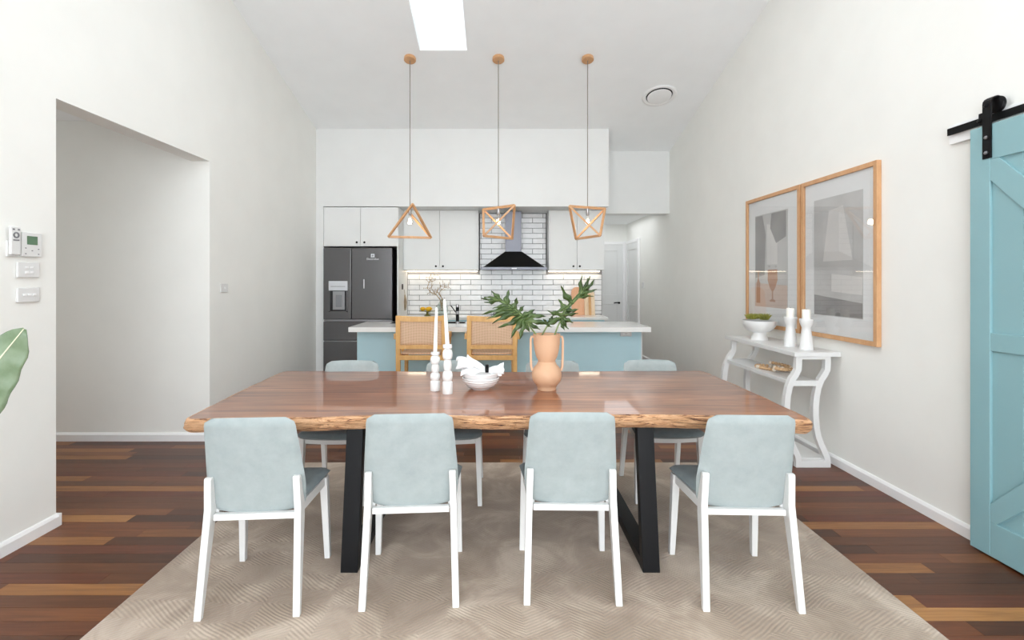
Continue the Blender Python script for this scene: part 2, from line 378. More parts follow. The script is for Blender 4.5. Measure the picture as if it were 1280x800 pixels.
setting(MB().prism([(7.56, 2.479), (7.8, 2.479), (7.8, ceilz(7.8)), (7.56, ceilz(7.56))], 'x', 1.562, XR).build('wall_bulkhead_hall', CABW), 'smaller white bulkhead above the hallway entrance', 'bulkhead')
# back wall behind the camera: glazed doors, upper glass added for ceiling light
b_ = MB()
b_.box(XL-TH, XR+.14, -2.7, -2.6, 2.6, 2.75); b_.box(XL-TH, -2.4, -2.7, -2.6, 0, 4.2); b_.box(2.4, XR+.14, -2.7, -2.6, 0, 4.2)
b_.box(XL-TH, XR+.14, -2.7, -2.6, 4.15, ceilz(-2.6)+.05)
setting(b_.build('wall_camera_side', WALL), 'wall with glazed doors on the near side of the room', 'wall')
wf = sroot('window_2', 'wide glazed doors on the near side of the room', 'window', (0, -2.65, 0))
b_ = MB()
for x in (-2.4, -1.2, 0, 1.2, 2.34): b_.box(x, x+.06, -2.68, -2.62, 0, 4.15)
for z in (0, 2.54, 2.75, 4.1): b_.box(-2.4, 2.4, -2.67, -2.63, z, z+.06)
b_.build('window_frame', TRIMW, wf); MB().box(-2.4, 2.4, -2.652, -2.648, .05, 4.12).build('pane', GLASS, wf)

# raked ceiling with the skylight opening
SX0, SX1, SY0, SY1 = -.887, -.355, 4.10, 5.435
b_ = MB()
def slab(x0, x1, y0, y1):
    b_.hexa([(x0, y0, ceilz(y0)), (x1, y0, ceilz(y0)), (x1, y1, ceilz(y1)), (x0, y1, ceilz(y1))],
            [(x0, y0, ceilz(y0)+.1), (x1, y0, ceilz(y0)+.1), (x1, y1, ceilz(y1)+.1), (x0, y1, ceilz(y1)+.1)])
slab(XL-TH, XR+.14, -2.7, CY0); slab(XL-TH, XR+.14, CY0, SY0); slab(XL-TH, SX0, SY0, SY1); slab(SX1, XR+.14, SY0, SY1); slab(XL-TH, XR+.14, SY1, 7.8)
setting(b_.build('ceiling', CEIL), 'white raked ceiling rising towards the viewer', 'ceiling')
sk = sroot('window_1', 'square-cut white skylight shaft in the raked ceiling', 'skylight', (-.62, 4.8, ceilz(4.8)))
b_ = MB(); T = 5.35
b_.prism([(SY1-.004, ceilz(SY1)+.002), (SY1+.04, ceilz(SY1)+.002), (SY1+.04, T), (SY1-.004, T)], 'x', SX0-.04, SX1+.04)
b_.prism([(SY0-.04, ceilz(SY0)+.001), (SY0+.004, ceilz(SY0)+.001), (SY0+.004, T), (SY0-.04, T)], 'x', SX0-.04, SX1+.04)
for x0, x1 in ((SX0-.04, SX0+.004), (SX1-.004, SX1+.04)):
    b_.prism([(SY0, ceilz(SY0)+.002), (SY1, ceilz(SY1)+.002), (SY1, T), (SY0, T)], 'x', x0, x1)
b_.build('shaft', CEIL, sk); MB().box(SX0-.03, SX1+.03, SY0-.03, SY1+.03, T-.02, T-.012).build('pane', GLASS, sk)

# skirting
def skirt(name, a, b, face, label):
    (x0, y0), (x1, y1) = a, b
    m_ = MB(); h = .075; t = .018
    prof = [(0, 0), (t, 0), (t, h-.018), (t-.008, h-.004), (t-.012, h), (0, h)]
    if face in ('+x', '-x'):
        s_ = 1 if face == '+x' else -1
        m_.prism([(x0+s_*p, q) for p, q in prof], 'y', y0, y1)
    else: m_.prism([(y0-p, q) for p, q in prof], 'x', x0, x1)
    return setting(m_.build(name, TRIMW), label, 'skirting')
skirt('baseboard_left', (XL, -2.6), (XL, 2.874), '+x', 'white skirting at the foot of the left wall before the opening')
setting(MB().box(XL-TH, XL+.018, 2.874, 2.892, 0, .071).build('baseboard_opening', TRIMW), 'white skirting turning the corner of the opening', 'skirting')
skirt('baseboard_left_far', (XL, 4.40), (XL, 7.0), '+x', 'white skirting on the left wall beyond the opening')
skirt('baseboard_passage', (-6.2, 4.40), (XL, 4.40), '-y', 'white skirting inside the side passage')
skirt('baseboard_right', (XR, -2.6), (XR, 9.1), '-x', 'white skirting at the foot of the right wall')

# floor: sub floor and the boards
fl = setting(MB().box(-6.3, XR+.1, -2.7, 10.2, -.08, -.02).build('floor', plain('subfloor', srgb(40, 26, 20), .9), loc=(0, 0, -.02)), 'dark reddish brown hardwood floor of narrow boards', 'floor')
unit = bmesh.new(); bmesh.ops.create_cube(unit, size=1.0)
unit_me = bpy.data.meshes.new('floorboard'); unit.to_mesh(unit_me); unit.free(); unit_me.materials.append(FLOORM)
rest = MB(); PWD = .085; nb = 0
y = -2.6; rr = random.Random(5)
while y < 10.1:
    x = -6.2-rr.random()*1.5
    while x < XR:
        L = rr.uniform(.7, 2.1); x1 = min(x+L, XR+.02); x0 = max(x, -6.2)
        if x1 > x0+.02:
            yc = y+PWD/2; vis = 1.75 < yc < 4.4
            if vis:
                fx0, fx1 = (0-624)*yc/F-.05, 656*yc/F+.05
                vis = x1 > fx0 and x0 < fx1 and not (x0 > -1.68 and x1 < 1.8 and yc < 3.84)
            if vis and nb < 299:
                o = bpy.data.objects.new('floorboard', unit_me); COL.objects.link(o); o.parent = fl
                h = .02+rr.random()*.0004
                o.location = ((x0+x1)/2, yc, -.02+h/2-(-.02)); o.scale = (x1-x0-.0012, PWD-.0012, h); nb += 1
            else: rest.box(x0+.0006, x1-.0006, y+.0006, y+PWD-.0006, -.02, 0)
        x = x+L
    y += PWD
o = rest.build('distant_floorboards', FLOORM, fl); o['kind'] = 'stuff'

# rug
b_ = MB(); b_.box(-1.68, 1.80, 1.25, 3.85, 0.0005, .012, .004)
tag(b_.build('rug', RUGM, loc=(0, 2.5, 0.0005)), 'large pale beige rug with carved lozenge lines under the dining table', 'rug')

# ------------------------------------------------------------------ wall things on the left
def plate_things():
    x = XL
    t = thing('remote_control', 'slim white remote control in a wall cradle left of the thermostat', 'remote', (x, 2.61, 1.58))
    MB().box(x, x+.012, 2.578, 2.640, 1.575, 1.66, .003).build('cradle', WHITE, t)
    MB().box(x+.012, x+.028, 2.582, 2.636, 1.585, 1.735, .004).build('handset', WHITE, t)
    m_ = MB(); m_.lathe([(.009, 0), (.017, 0), (.017, .002), (.009, .002), (.009, 0)], (0, 0, 0), 24)
    for v in m_.bm.verts: v.co = Vector((x+.028+v.co.z, 2.609+v.co.x, 1.69+v.co.y))
    m_.build('button_ring', GREYP, t)
    m_ = MB()
    for dy in (-.014, .014): MB().box(x+.028, x+.030, 2.609+dy-.005, 2.609+dy+.005, 1.716, 1.724).build('button', GREYP, t)
    MB().box(x+.028, x+.030, 2.593, 2.625, 1.660, 1.667).build('button', GREYP, t)
    t = thing('thermostat', 'square white wall thermostat with a green display', 'thermostat', (x, 2.706, 1.58))
    MB().box(x, x+.022, 2.649, 2.764, 1.578, 1.712, .004).build('case', WHITE, t)
    MB().box(x+.022, x+.0235, 2.675, 2.735, 1.645, 1.692).build('display', LCD, t)
    m_ = MB()
    for yy, zz in ((2.668, 1.625), (2.742, 1.622), (2.668, 1.594), (2.742, 1.594), (2.705, 1.612)): MB().box(x+.022, x+.0228, yy-.004, yy+.004, zz-.0025, zz+.0025).build('button', GREYP, t)
    for lab, z0, z1, nrow in (('white four-rocker light switch directly below the thermostat', 1.463, 1.547, 2), ('white three-rocker light switch, lowest of the wall controls', 1.328, 1.408, 1)):
        t = thing('light_switch', lab, 'switch', (x, 2.70, z0))
        MB().box(x, x+.014, 2.632, 2.759, z0, z1, .004).build('plate', WHITE, t)
        cols = 2 if nrow == 2 else 3
        for i in range(cols):
            for j in range(nrow):
                yc = 2.695+(i-(cols-1)/2)*.028; zc = (z0+z1)/2+(j-(nrow-1)/2)*.028
                MB().box(x+.014, x+.019, yc-.010, yc+.010, zc-.006, zc+.006, .002).build('rocker', TRIMW, t)
                if False: MB().box(x+.014, x+.0146, yc+(.014 if i else -.020), yc+(.020 if i else -.014), zc-.002, zc+.002).build('label_mark', GREYP, t)
    t = thing('light_switch', 'small white light switch alone on the left wall past the opening', 'switch', (x, 4.62, 1.33))
    MB().box(x, x+.012, 4.56, 4.68, 1.335, 1.415, .003).build('plate', WHITE, t)
    MB().box(x+.012, x+.017, 4.61, 4.63, 1.365, 1.385, .002).build('rocker', TRIMW, t)
    t = thing('light_switch', 'tiny white switch on the dim hallway wall beside the side door', 'switch', (XR, 8.95, 1.33))
    MB().box(XR-.012, XR, 8.89, 9.01, 1.30, 1.41, .003).build('plate', WHITE, t)
    MB().box(XR-.017, XR-.012, 8.94, 8.96, 1.345, 1.365, .001).build('rocker', TRIMW, t)
plate_things()

# ceiling vent
def on_ceiling(x, y): 
    n = Vector((0, -.265, -1)).normalized()
    return Vector((x, y, ceilz(y))), n
c0, nrm = on_ceiling(2.036, 6.21)
t = thing('ceiling_vent', 'round white ceiling vent on the right of the raked ceiling', 'vent', c0)
def ceil_lathe(prof, mat, name, c, n, parent, seg=48):
    m_ = MB(); m_.lathe(prof, (0, 0, 0), seg); q = Vector((0, 0, 1)).rotation_difference(n)
    for v in m_.bm.verts: v.co = q @ v.co + c
    return m_.build(name, mat, parent, smooth=True)
ceil_lathe([(.16, .0), (.205, 0), (.215, .006), (.205, .016), (.185, .02), (.165, .012), (.16, 0)], TRIMW, 'rim', c0, nrm, t)
ceil_lathe([(0, .001), (.165, .001), (.165, .004), (0, .004)], DGAP, 'throat', c0, nrm, t)
ceil_lathe([(0, .014), (.135, .014), (.15, .018), (.148, .024), (.13, .028), (0, .03)], TRIMW, 'disc', c0, nrm, t)

# ------------------------------------------------------------------ kitchen: tiles
TP, TR = .3225, .0807
def tiles():
    k = 0
    for row in range(-1, 19):
        z1 = 2.423-row*TR; z0 = z1-TR
        A = (row % 2 == 1) if row >= 0 else True
        zt, zb = min(z1, 2.49), max(z0, .915)
        if zt-zb < .01: continue
        segs = [(-1.437, 1.605)] if z1 < 1.60 else [(-.305, .735)]
        ph = -.1217 if not A else -.1217+TP/2
        for s0, s1 in segs:
            n = math.floor((s0-ph)/TP)
            while ph+n*TP < s1:
                a, c = max(ph+n*TP, s0), min(ph+(n+1)*TP, s1); n += 1
                if c-a < .012: continue
                d = random.uniform(-.0012, .0012)
                m_ = MB(); m_.hexa([(a+.0025, YB, zb+.0025), (c-.0025, YB, zb+.0025), (c-.0025, YB, zt-.0025), (a+.0025, YB, zt-.0025)],
                                   [(a+.005, YB-.009-d, zb+.005), (c-.005, YB-.009+d, zb+.005), (c-.005, YB-.009+d*.6, zt-.005), (a+.005, YB-.009-d*.4, zt-.005)])
                m_.build('tile', TILEM, wb); k += 1
    return k
NT = tiles()
m_ = MB(); m_.box(-.311, -.301, YB-.014, YB, 1.6, 2.49); m_.build('edge_trim', BLACK, wb)
m_ = MB(); m_.box(.731, .741, YB-.014, YB, 1.6, 2.49); m_.build('edge_trim', BLACK, wb)

def knob(x, y, z, parent):
    m_ = MB(); m_.lathe([(.006, 0), (.006, .012), (.014, .016), (.015, .024), (.010, .028), (0, .028)], (0, 0, 0), 16)
    for v in m_.bm.verts: v.co = Vector((x+v.co.x, y-v.co.z, z+v.co.y))
    return m_.build('knob', BLACK, parent, smooth=True)
def cabinet(label, x0, x1, yf, yb, z0, z1, doors, knobs, name='wall_cabinet', ztop=None):
    t = thing(name, label, 'cabinet', ((x0+x1)/2, yf, z0))
    MB().box(x0, x1, yf+.02, yb, z0, z1, .001).build('carcass', CABW, t)
    for (a, c), kx in zip(doors, knobs):
        d = MB().box(a+.0025, c-.0025, yf, yf+.019, z0+.001, z1-.003, .0025).build('door', CABW, t)
        knob(kx, yf, z0+.055, d)
    return t
cabinet('white double-door cabinet above the dark fridge', -2.50, -1.436, 6.95, 7.64, 1.93, 2.49, [(-2.50, -1.975), (-1.975, -1.436)], [-2.023, -1.914], 'overhead_cabinet')
cabinet('white double-door wall cabinet left of the range hood', -1.436, -.313, 7.30, 7.64, 1.60, 2.497, [(-1.436, -.89), (-.89, -.332)], [-.945, -.838])
cabinet('white double-door wall cabinet right of the range hood', .743, 1.576, 7.30, 7.64, 1.60, 2.497, [(.758, 1.165), (1.165, 1.576)], [1.107, 1.203])
tag(MB().box(XL+.001, -2.502, 6.95, 7.64, 0, 2.497, .001).build('filler_panel', CABW, loc=(-2.55, 6.95, 0)), 'narrow white floor-to-bulkhead panel between left wall and fridge', 'panel')
tag(MB().box(-1.455, -1.437, 6.955, 7.64, 0, 1.929, .001).build('fridge_side_panel', CABW, loc=(-1.446, 6.955, 0)), 'white side panel right of the fridge lit by the strip light', 'panel')
# led strips
for lab, a, c in (('warm light strip under the cabinet left of the hood', -1.43, -.33), ('warm light strip under the cabinet right of the hood', .76, 1.57)):
    t = thing('light_strip', lab, 'light', ((a+c)/2, 7.48, 1.598))
    MB().box(a, c, 7.575, 7.625, 1.588, 1.5995).build('channel', TRIMW, t); MB().box(a+.01, c-.01, 7.58, 7.62, 1.578, 1.588).build('diffuser', LED, t)

# base cabinets and worktop
t = thing('base_cabinet', 'duck-egg blue base cabinets along the tiled back wall', 'cabinet', (0, 7.08, 0))
MB().box(-1.435, 1.53, 7.10, 7.63, .1, .868).build('carcass', BLUE, t); MB().box(-1.43, 1.5, 7.14, 7.6, 0, .1).build('plinth', BLUE, t)
xs = [-1.435, -.98, -.52, -.10]; xs2 = [.58, 1.05, 1.53]
for a, c in list(zip(xs, xs[1:]))+list(zip(xs2, xs2[1:])): MB().box(a+.002, c-.002, 7.08, 7.099, .103, .865, .002).build('door', BLUE, t)
t = thing('oven', 'black built-in oven below the cooktop', 'oven', (.24, 7.06, .2))
MB().box(-.095, .575, 7.056, 7.0785, .25, .86, .003).build('door', BLKGLOSS, t); MB().tube([(-.04, 7.035, .77), (.52, 7.035, .77)], .009).build('handle', STEEL, t)
tag(MB().box(-1.435, 1.575, 7.05, 7.64, .87, .912, .003).build('worktop', QUARTZ, loc=(0, 7.05, .87)), 'white stone worktop along the tiled back wall', 'worktop')
t = thing('cooktop', 'black glass cooktop below the range hood', 'cooktop', (.22, 7.3, .9125))
MB().box(-.2, .66, 7.1, 7.56, .9125, .919, .002).build('glass', BLKGLOSS, t)
for cx, cy in ((0, 7.25), (.46, 7.25), (0, 7.46), (.46, 7.46)):
    m_ = MB()
    m_.lathe([(.06, .919), (.07, .919), (.07, .922), (.06, .922)], (cx, cy, 0), 24)
    for a in range(4): m_.bar((cx+.02*math.cos(a*PI/2), cy+.02*math.sin(a*PI/2), .938), (cx+.1*math.cos(a*PI/2), cy+.1*math.sin(a*PI/2), .938), .01)
    m_.build('trivet', BLACK, t)

# range hood
t = thing('range_hood', 'black pyramid range hood with grey chimney over the cooktop', 'range hood', (.217, 7.3, 1.59))
hc = .217
MB().box(.095, .335, 7.38, 7.64, 1.87, 2.49, .002).build('chimney', CHIM, t)
MB().hexa([(hc-.45, 7.15, 1.64), (hc+.45, 7.15, 1.64), (hc+.45, 7.63, 1.64), (hc-.45, 7.63, 1.64)], [(.09, 7.36, 1.88), (.34, 7.36, 1.88), (.34, 7.63, 1.88), (.09, 7.63, 1.88)]).build('canopy', BLKGLOSS, t)
MB().box(hc-.485, hc+.485, 7.13, 7.635, 1.60, 1.64, .003).build('rim', CHIM, t)
MB().box(hc-.035, hc+.04, 7.126, 7.131, 1.612, 1.626).build('control_strip', WHITE, t)

# fridge
t = thing('fridge', 'tall dark steel french-door fridge with a water dispenser', 'fridge', (-2.0, 6.95, 0))
MB().box(-2.47, -1.53, 6.97, 7.6, .02, 1.90, .004).build('body', BLKGLOSS, t)
fl_ = MB().box(-2.488, -2.094, 6.90, 6.965, .892, 1.905, .008).build('door', DSTEEL, t)
fr_ = MB().box(-2.086, -1.515, 6.90, 6.965, .892, 1.905, .008).build('door', DSTEEL, t)
MB().box(-2.488, -1.515, 6.90, 6.965, .592, .862, .006).build('drawer', DSTEEL, t)
MB().box(-2.488, -1.515, 6.90, 6.965, .06, .578, .006).build('drawer', DSTEEL, t)
MB().box(-2.48, -1.52, 6.905, 6.96, .867, .888).build('handle_channel', STEEL, t)
MB().box(-2.48, -1.52, 6.905, 6.96, .579, .591).build('handle_channel', STEEL, t)
x0, x1 = (411-624)*6.9/F, (434.5-624)*6.9/F
d_ = MB().box(x0, x1, 6.89, 6.90, 1.30, 1.435, .003).build('display', plain('pale_grey_panel', srgb(214, 216, 220), .3), fl_)
m_ = MB(); m_.box(x0, x0+.02, 6.893, 6.9, 1.0, 1.30); m_.box(x1-.02, x1, 6.893, 6.9, 1.0, 1.30); m_.box(x0, x1, 6.893, 6.9, .99, 1.01); m_.build('dispenser_frame', DSTEEL, fl_)
MB().box(x0+.02, x1-.02, 6.896, 6.8999, 1.01, 1.30).build('dispenser_recess', DGAP, fl_)
MB().box(x0+.06, x1-.04, 6.885, 6.896, 1.03, 1.29, .003).build('dispenser_paddle', STEEL, fl_)
MB().box(x0+.105, x1-.075, 6.875, 6.885, 1.07, 1.24, .003).build('lever', plain('mid_grey_plastic', srgb(130, 132, 136), .3), fl_)
MB().box(x0+.03, x1-.03, 6.888, 6.89, 1.355, 1.362).build('display_mark', GREYP, fl_)
ex, ez = (466-624)*6.9/F, CAMZ+(350-322)*6.9/F
SILV = plain('silver_badge_and_glint', srgb(224, 224, 228), .3)  # badge metal, also used for the handle glint
m_ = MB(); m_.box(ex-.026, ex+.026, 6.8975, 6.8995, ez+.002, ez+.052)
m_.build('emblem', SILV, fr_)
m_ = MB(); m_.box(ex-.018, ex+.018, 6.896, 6.8976, ez+.024, ez+.031); m_.box(ex-.008, ex-.002, 6.896, 6.8976, ez+.007, ez+.047); m_.box(ex+.006, ex+.018, 6.896, 6.8976, ez+.038, ez+.042); m_.build('emblem_mark', DSTEEL, fr_)
text('Electrolux', .042, Matrix.Translation((ex, 6.898, ez-.02)) @ M_FRONT, 'badge_lettering', SILV, fr_)
hx = (455-624)*6.9/F; MB().box(hx-.008, hx+.008, 6.893, 6.9, 1.33, 1.46, .003).build('handle_glint', SILV, fr_)  # silver sliver standing in for a glint on the door handle

# island
t = thing('island_cabinet', 'duck-egg blue kitchen island base behind the cane stools', 'island', (0, 5.85, 0))
MB().box(-1.70, 1.70, 5.85, 6.32, 0, .853, .002).build('body', BLUE, t)
MB().box(-1.70, -.3, 5.838, 5.85, .09, .85, .002).build('front_panel', BLUE, t); MB().box(-.297, 1.70, 5.838, 5.85, .09, .85, .002).build('front_panel', BLUE, t)
MB().box(1.70, 1.712, 5.838, 6.33, 0, .853, .001).build('end_panel', CABW, t)
IX0, IX1, IY0, IY1 = -1.721, 1.735, 5.57, 6.34
KX0, KX1, KY0, KY1 = -1.36, -.42, 6.06, 6.28
m_ = MB()
for a, c, d, e in ((IX0, KX0, IY0, IY1), (KX1, IX1, IY0, IY1), (KX0, KX1, IY0, KY0), (KX0, KX1, KY1, IY1)): m_.box(a, c, d, e, .855, .91)
tag(m_.build('island_worktop', QUARTZ, loc=(0, 5.57, .855)), 'thick white stone worktop of the kitchen island', 'worktop')
t = thing('sink', 'dark double sink set in the island worktop', 'sink', (-.89, 6.15, .70))
m_ = MB()
for a, c in ((KX0+.003, -.91), (-.87, KX1-.003)):
    m_.box(a, a+.01, KY0+.003, KY1-.003, .865, .912); m_.box(c-.01, c, KY0+.003, KY1-.003, .865, .912)
    m_.box(a, c, KY0+.003, KY0+.013, .865, .912); m_.box(a, c, KY1-.013, KY1-.003, .865, .912); m_.box(a, c, KY0+.003, KY1-.003, .857, .865)
m_.build('basin', BLKGLOSS, t); MB().box(-.91, -.87, KY0+.003, KY1-.003, .86, .905).build('divider', BLKGLOSS, t)
t = thing('mixer_tap', 'black and chrome mixer tap on the island beside the sink', 'tap', (-.515, 6.02, .9105))
tx, ty = -.515, 6.02
MB().lathe([(.0, 0), (.026, 0), (.026, .006), (.021, .012), (.021, .03), (0, .03)], (tx, ty, .9105), 24).build('base', STEEL, t, smooth=True)
MB().lathe([(0, .03), (.020, .03), (.020, .12), (0, .12)], (tx, ty, .9105), 24).build('column', BLACK, t, smooth=True)
MB().lathe([(0, .12), (.021, .12), (.021, .155), (0, .155)], (tx, ty, .9105), 24).build('collar', STEEL, t, smooth=True)
MB().lathe([(0, .155), (.020, .155), (.020, .205), (0, .205)], (tx, ty, .9105), 24).build('neck', BLACK, t, smooth=True)
MB().lathe([(0, .205), (.021, .205), (.020, .235), (.012, .242), (0, .242)], (tx, ty, .9105), 24).build('cap', STEEL, t, smooth=True)
MB().tube([(tx-.01, ty, 1.04), (tx-.05, ty+.01, 1.09), (tx-.085, ty+.02, 1.135)], [.008, .006, .007], 10).build('lever', BLACK, t, smooth=True)
MB().tube([(tx, ty, 1.07), (tx, ty+.08, 1.11), (tx, ty+.15, 1.11), (tx, ty+.17, 1.07)], .010, 10).build('spout', BLACK, t, smooth=True)
t = thing('power_socket', 'white power socket under the right end of the island worktop', 'socket', (1.515, 5.83, .78))
MB().box(1.448, 1.583, 5.826, 5.838, .776, .848, .003).build('plate', WHITE, t)
MB().box(1.475, 1.500, 5.824, 5.826, .80, .815).build('rocker', TRIMW, t); MB().box(1.530, 1.555, 5.824, 5.826, .80, .815).build('rocker', TRIMW, t)
# wall socket and hanging tassel on fridge panel
t = thing('power_socket', 'small black socket on the side panel right of the fridge', 'socket', (-1.436, 7.24, 1.31))
MB().box(-1.4368, -1.43, 7.20, 7.28, 1.31, 1.39, .002).build('plate', BLACK, t); MB().box(-1.43, -1.426, 7.23, 7.25, 1.34, 1.36, .001).build('rocker', DGAP, t)
t = thing('tassel', 'dried beige tassel hanging on the side panel beside the backsplash', 'ornament', (-1.42, 7.25, 1.0))
m_ = MB()
for i in range(26):
    a = random.uniform(0, 2*PI); r0 = .006; r1 = random.uniform(.008, .03)
    m_.tube([(-1.405+r0*math.cos(a), 7.27+r0*math.sin(a), 1.23), (-1.40+r1*.8*math.cos(a), 7.27+r1*math.sin(a), 1.12), (-1.40+r1*.6*math.cos(a), 7.27+r1*math.sin(a), random.uniform(.99, 1.05))], [.003, .005, .002], 5)
m_.build('strands', TASSEL, t); MB().tube([(-1.405, 7.27, 1.23), (-1.415, 7.26, 1.31)], .003, 6).build('cord', TASSEL, t)

# items on the back worktop
t = thing('fruit_dish', 'low green footed dish with lemons on the back worktop', 'dish', (-1.085, 7.38, .9125))
MB().lathe([(0, 0), (.05, 0), (.045, .008), (.018, .02), (.018, .05), (.06, .06), (.125, .066), (.125, .072), (.05, .068), (0, .066)], (-1.085, 7.38, .9125), 32).build('dish', GRNGL, t, smooth=True)
for i, (dx, dy, dz, lab) in enumerate(((-.055, 0, 0, 'leftmost lemon in the green footed dish'), (.03, -.03, .0, 'nearest lemon in the green footed dish'), (.035, .055, .0, 'rear lemon in the green footed dish'))):
    c = (-1.1+dx, 7.38+dy, 1.012+dz)
    m_ = MB(); m_.sphere(c, .034, 16, 10, (1.25, 1, .95)); m_.tube([(c[0]+.038, c[1], c[2]), (c[0]+.05, c[1], c[2])], [.01, .004], 8)
    tag(m_.build('lemon', LEMON, loc=c, smooth=True), lab, 'lemon', 'lemons in the green dish')
t = thing('glass_vase', 'round clear glass vase holding twigs on the back worktop', 'vase', (-.87, 7.4, .9125))
MB().lathe([(0, 0), (.04, 0), (.075, .02), (.095, .08), (.085, .14), (.045, .19), (.03, .22), (.036, .25)], (-.87, 7.4, .9125), 32).build('glass_body', VGLASS, t, smooth=True, solid=.003)
t = thing('twig_spray', 'dried curly twigs arching out of the clear glass vase', 'twigs', (-.87, 7.4, .95))
def twig(pts, seed):
    rnd = random.Random(seed); m_ = MB()
    P_ = [Vector(W(px, py, 7.4)) for px, py in pts]
    m_.tube(P_, lambda s_: .006*(1-s_*.6), 6)
    for k in range(2, len(P_)):
        for s_ in (-1, 1):
            d = (P_[k]-P_[k-1]).normalized(); q = Vector((-d.z*s_, rnd.uniform(-.6, .6), d.x*s_))+d*.6
            m_.tube([P_[k], P_[k]+q*.03, P_[k]+q*.05+Vector((0, 0, .015))], [.0035, .003, .001], 5)
            m_.sphere(P_[k]+q*.045, .005, 6, 5, (1, .5, 1.5))
    return m_
for i, pts in enumerate(([(553, 388), (551, 376), (545, 368), (538, 365), (534, 360), (536, 353), (540, 348), (543, 344)],
                         [(552, 388), (550, 374), (543, 366), (539, 360), (540, 352), (537, 347)],
                         [(553, 388), (553, 374), (549, 366), (552, 362), (556, 359), (560, 358)],
                         [(553, 388), (552, 372), (546, 364), (551, 358), (554, 356)])): twig(pts, i).build('twig', TWIG, t, smooth=True)
def board(label, px0, px1, pyt, Y, z0, mat, th=.02, hole=False):
    x0, x1 = (px0-624)*Y/F, (px1-624)*Y/F; zt = CAMZ+(350-pyt)*Y/F; r = (x1-x0)*.38
    poly = [(x0, z0), (x1, z0)]+[(x1-r+r*math.cos(a), zt-r+r*math.sin(a)) for a in [i*PI/12 for i in range(7)]]+[(x0+r+r*math.cos(a), zt-r+r*math.sin(a)) for a in [PI/2+i*PI/12 for i in range(7)]]
    m_ = MB(); m_.prism(poly, 'y', Y, Y+th, .003)
    for v in m_.bm.verts: v.co.y += (v.co.z-z0)*.18
    return tag(m_.build('chopping_board', mat, loc=((x0+x1)/2, Y, z0)), label, 'board')
board('peach-toned round-topped chopping board leaning on the tiles', 715, 733, 359, 7.50, .9125, BOARD1)
board('narrow pale chopping board beside the peach one', 731, 744, 363, 7.47, .9125, BOARD2)
board('slim dark-edged wooden paddle in front of the pale board', 736.5, 739.5, 368, 7.43, .9125, OAKV, .012)

# hallway doors
def pdoor(name, label, axis, a0, a1, pos, ztop, hx_):
    t = sroot(name, label, 'door', ((a0+a1)/2, pos, 0) if axis == 'y' else (pos, (a0+a1)/2, 0))
    def bx(u0, u1, d0, d1, z0, z1, bev=0):
        return MB().box(u0, u1, pos-d1, pos-d0, z0, z1, bev) if axis == 'y' else MB().box(pos-d1, pos-d0, u0, u1, z0, z1, bev)
    bx(a0, a1, .001, .018, .01, ztop).build('leaf', CABW, t)
    w = a1-a0; s_ = .11
    m_ = None
    for (u0, u1, z0, z1) in ((a0, a0+s_, .01, ztop), (a1-s_, a1, .01, ztop), (a0+s_, a1-s_, ztop-.13, ztop), (a0+s_, a1-s_, .95, 1.15), (a0+s_, a1-s_, .01, .22)):
        bx(u0, u1, .018, .030, z0, z1, .004).build('rail', CABW, t)
    for u0, u1, z0, z1 in ((a0-.075, a0, 0, ztop+.06), (a1, a1+.075, 0, ztop+.06), (a0, a1, ztop, ztop+.06)):
        if axis == 'y' and u1 > XR-.02: u1 = XR-.001
        bx(u0, u1, 0.001, .036, z0, z1, .004).build('architrave', TRIMW, t)
    return t, bx
t, bx = pdoor('door_1', 'white panelled door at the end of the hallway', 'y', 1.74, 2.55, 10.1, 2.18, 0)
m_ = MB(); m_.sphere((2.47, 10.05, .98), .022, 10, 8); m_.tube([(2.47, 10.05, .98), (2.40, 10.03, .985), (2.36, 10.03, .975)], .010, 8); m_.build('handle', BLACK, t, smooth=True)
t, bx = pdoor('door_2', 'white panelled door in the hallway side wall seen edge-on', 'x', 9.22, 9.98, XR, 2.18, 0)

